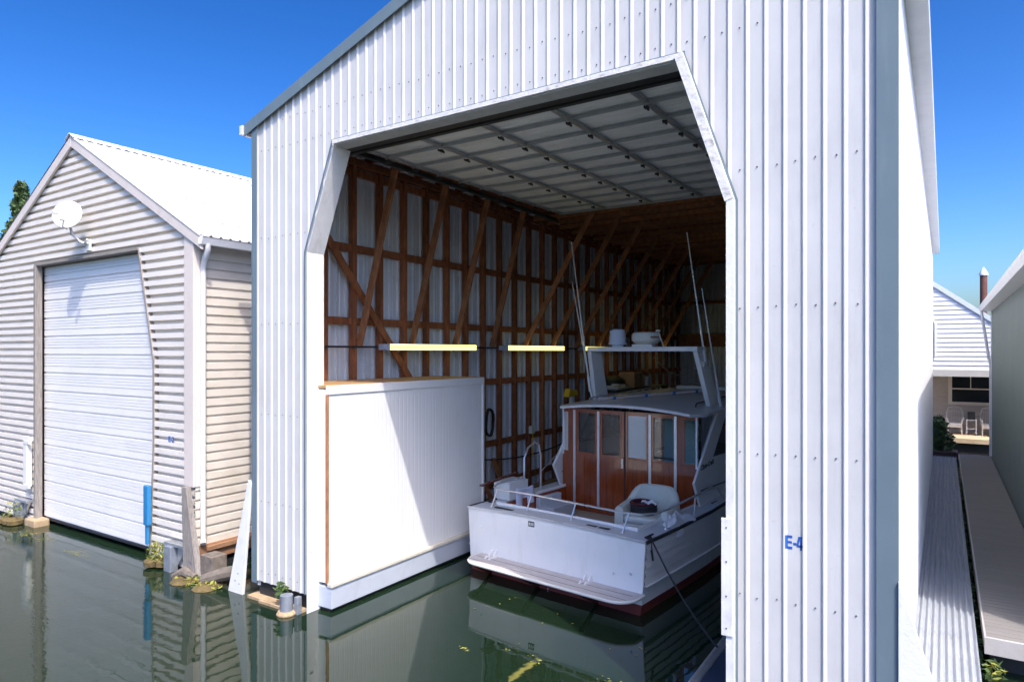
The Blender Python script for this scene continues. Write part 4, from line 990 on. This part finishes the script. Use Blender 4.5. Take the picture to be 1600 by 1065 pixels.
t=thing('toolbox','orange toolbox on the float behind the boat','toolbox',(-8.6,13.2,.42)); MB().box(-8.85,-8.35,12.8,13.6,.42,.85).build('body',mat('orange_box',(.4,.1,.03),.6),t,bevel=.02); MB().tube([(-8.6,13.0,.85),(-8.6,13.05,.93),(-8.6,13.35,.93),(-8.6,13.4,.85)],.015,6).build('handle',dark_steel,t)
t=thing('post_tool_case','yellow tool case resting on a white post by the left wall','tool case',(-8.7,16.4,.42))  # unclear yellow shape taken for a tool case; it gives no light
MB().tube([(-8.7,16.4,.42),(-8.7,16.4,2.85)],.05,8).build('post',offwhite,t); MB().hexa([(-8.8,16.1,2.85),(-8.6,16.1,2.85),(-8.6,16.7,2.88),(-8.8,16.7,2.88)],[(-8.78,16.2,3.08),(-8.62,16.2,3.08),(-8.62,16.65,3.02),(-8.78,16.65,3.02)]).build('head',yellow_m,t,bevel=.03)
t=thing('storage_rack','dark storage rack against the left wall beyond the boat','rack',(-8.7,20.4,.42))
MB().box(-9.2,-8.2,18.4,22.6,2.86,2.94).build('top_shelf',dark_steel,t); MB().box(-9.2,-8.2,18.4,22.6,1.6,1.66).build('shelf',dark_steel,t)
for y in (18.45,22.5):
    for x in (-9.15,-8.25): MB().box(x-.04,x+.04,y-.04,y+.04,.42,2.86).build('leg',dark_steel,t)
t=thing('cardboard_box','brown cardboard box on the dark storage rack','box',(-8.6,20.5,2.94)); MB().box(-8.9,-8.35,20.1,20.75,2.942,3.42).build('carton',cardboard,t,bevel=.01); MB().box(-8.349,-8.345,20.38,20.47,2.95,3.41).build('tape',tan_wood,t)
t=thing('parts_tray','pale tray of small parts on the near end of the storage rack','tray',(-8.5,19.1,2.94)); MB().box(-8.75,-8.3,18.7,19.7,2.942,3.0).build('tray',grey_box,t,bevel=.01)
for i in range(5): MB().box(-8.7+.05*(i%2),-8.45,18.75+.18*i,18.88+.18*i,3.0,3.05+.02*(i%3)).build('carton',offwhite,t)
t=thing('black_bag','black soft bag slumped behind the parts tray','bag',(-8.9,19.7,2.94)); MB().lathe([(.3,2.942),(.38,3.05),(.34,3.2),(.2,3.3),(.08,3.33)],(-8.9,19.7,0),14).build('body',black_m,t,smooth=True); MB().tube([(-8.9,19.5,3.28),(-8.9,19.55,3.42),(-8.9,19.85,3.42),(-8.9,19.9,3.28)],.015,6).build('handle',black_m,t)
t=thing('paint_tin','grey metal tin at the far end of the storage rack','tin',(-8.5,21.5,2.94)); MB().lathe([(.13,2.942),(.13,3.22)],(-8.5,21.5,0),16).build('can',galv,t,smooth=True); MB().lathe([(.135,3.221),(.135,3.245),(.11,3.25)],(-8.5,21.5,0),16).build('lid',galv,t)
solo(MB().tube(sag((-8.8,23.0,3.9),(-7.6,23.2,3.3),.25,14),.014,6),'loose_rope',rope_w,'pale loose rope hanging across the dark back of the boathouse','rope',smooth=True)
t=thing('slatted_vent','pale slatted panel standing beyond the radar arch','panel',(-5.3,26.9,.42))
for i in range(9): MB().box(-6.6,-3.0,26.88,26.93,3.05+.11*i,3.12+.11*i).build('slat',gutter_m,t)
MB().box(-6.65,-6.58,26.87,26.94,.42,4.0).build('frame_post',gutter_m,t); MB().box(-3.02,-2.95,26.87,26.94,.42,4.0).build('frame_post',gutter_m,t)
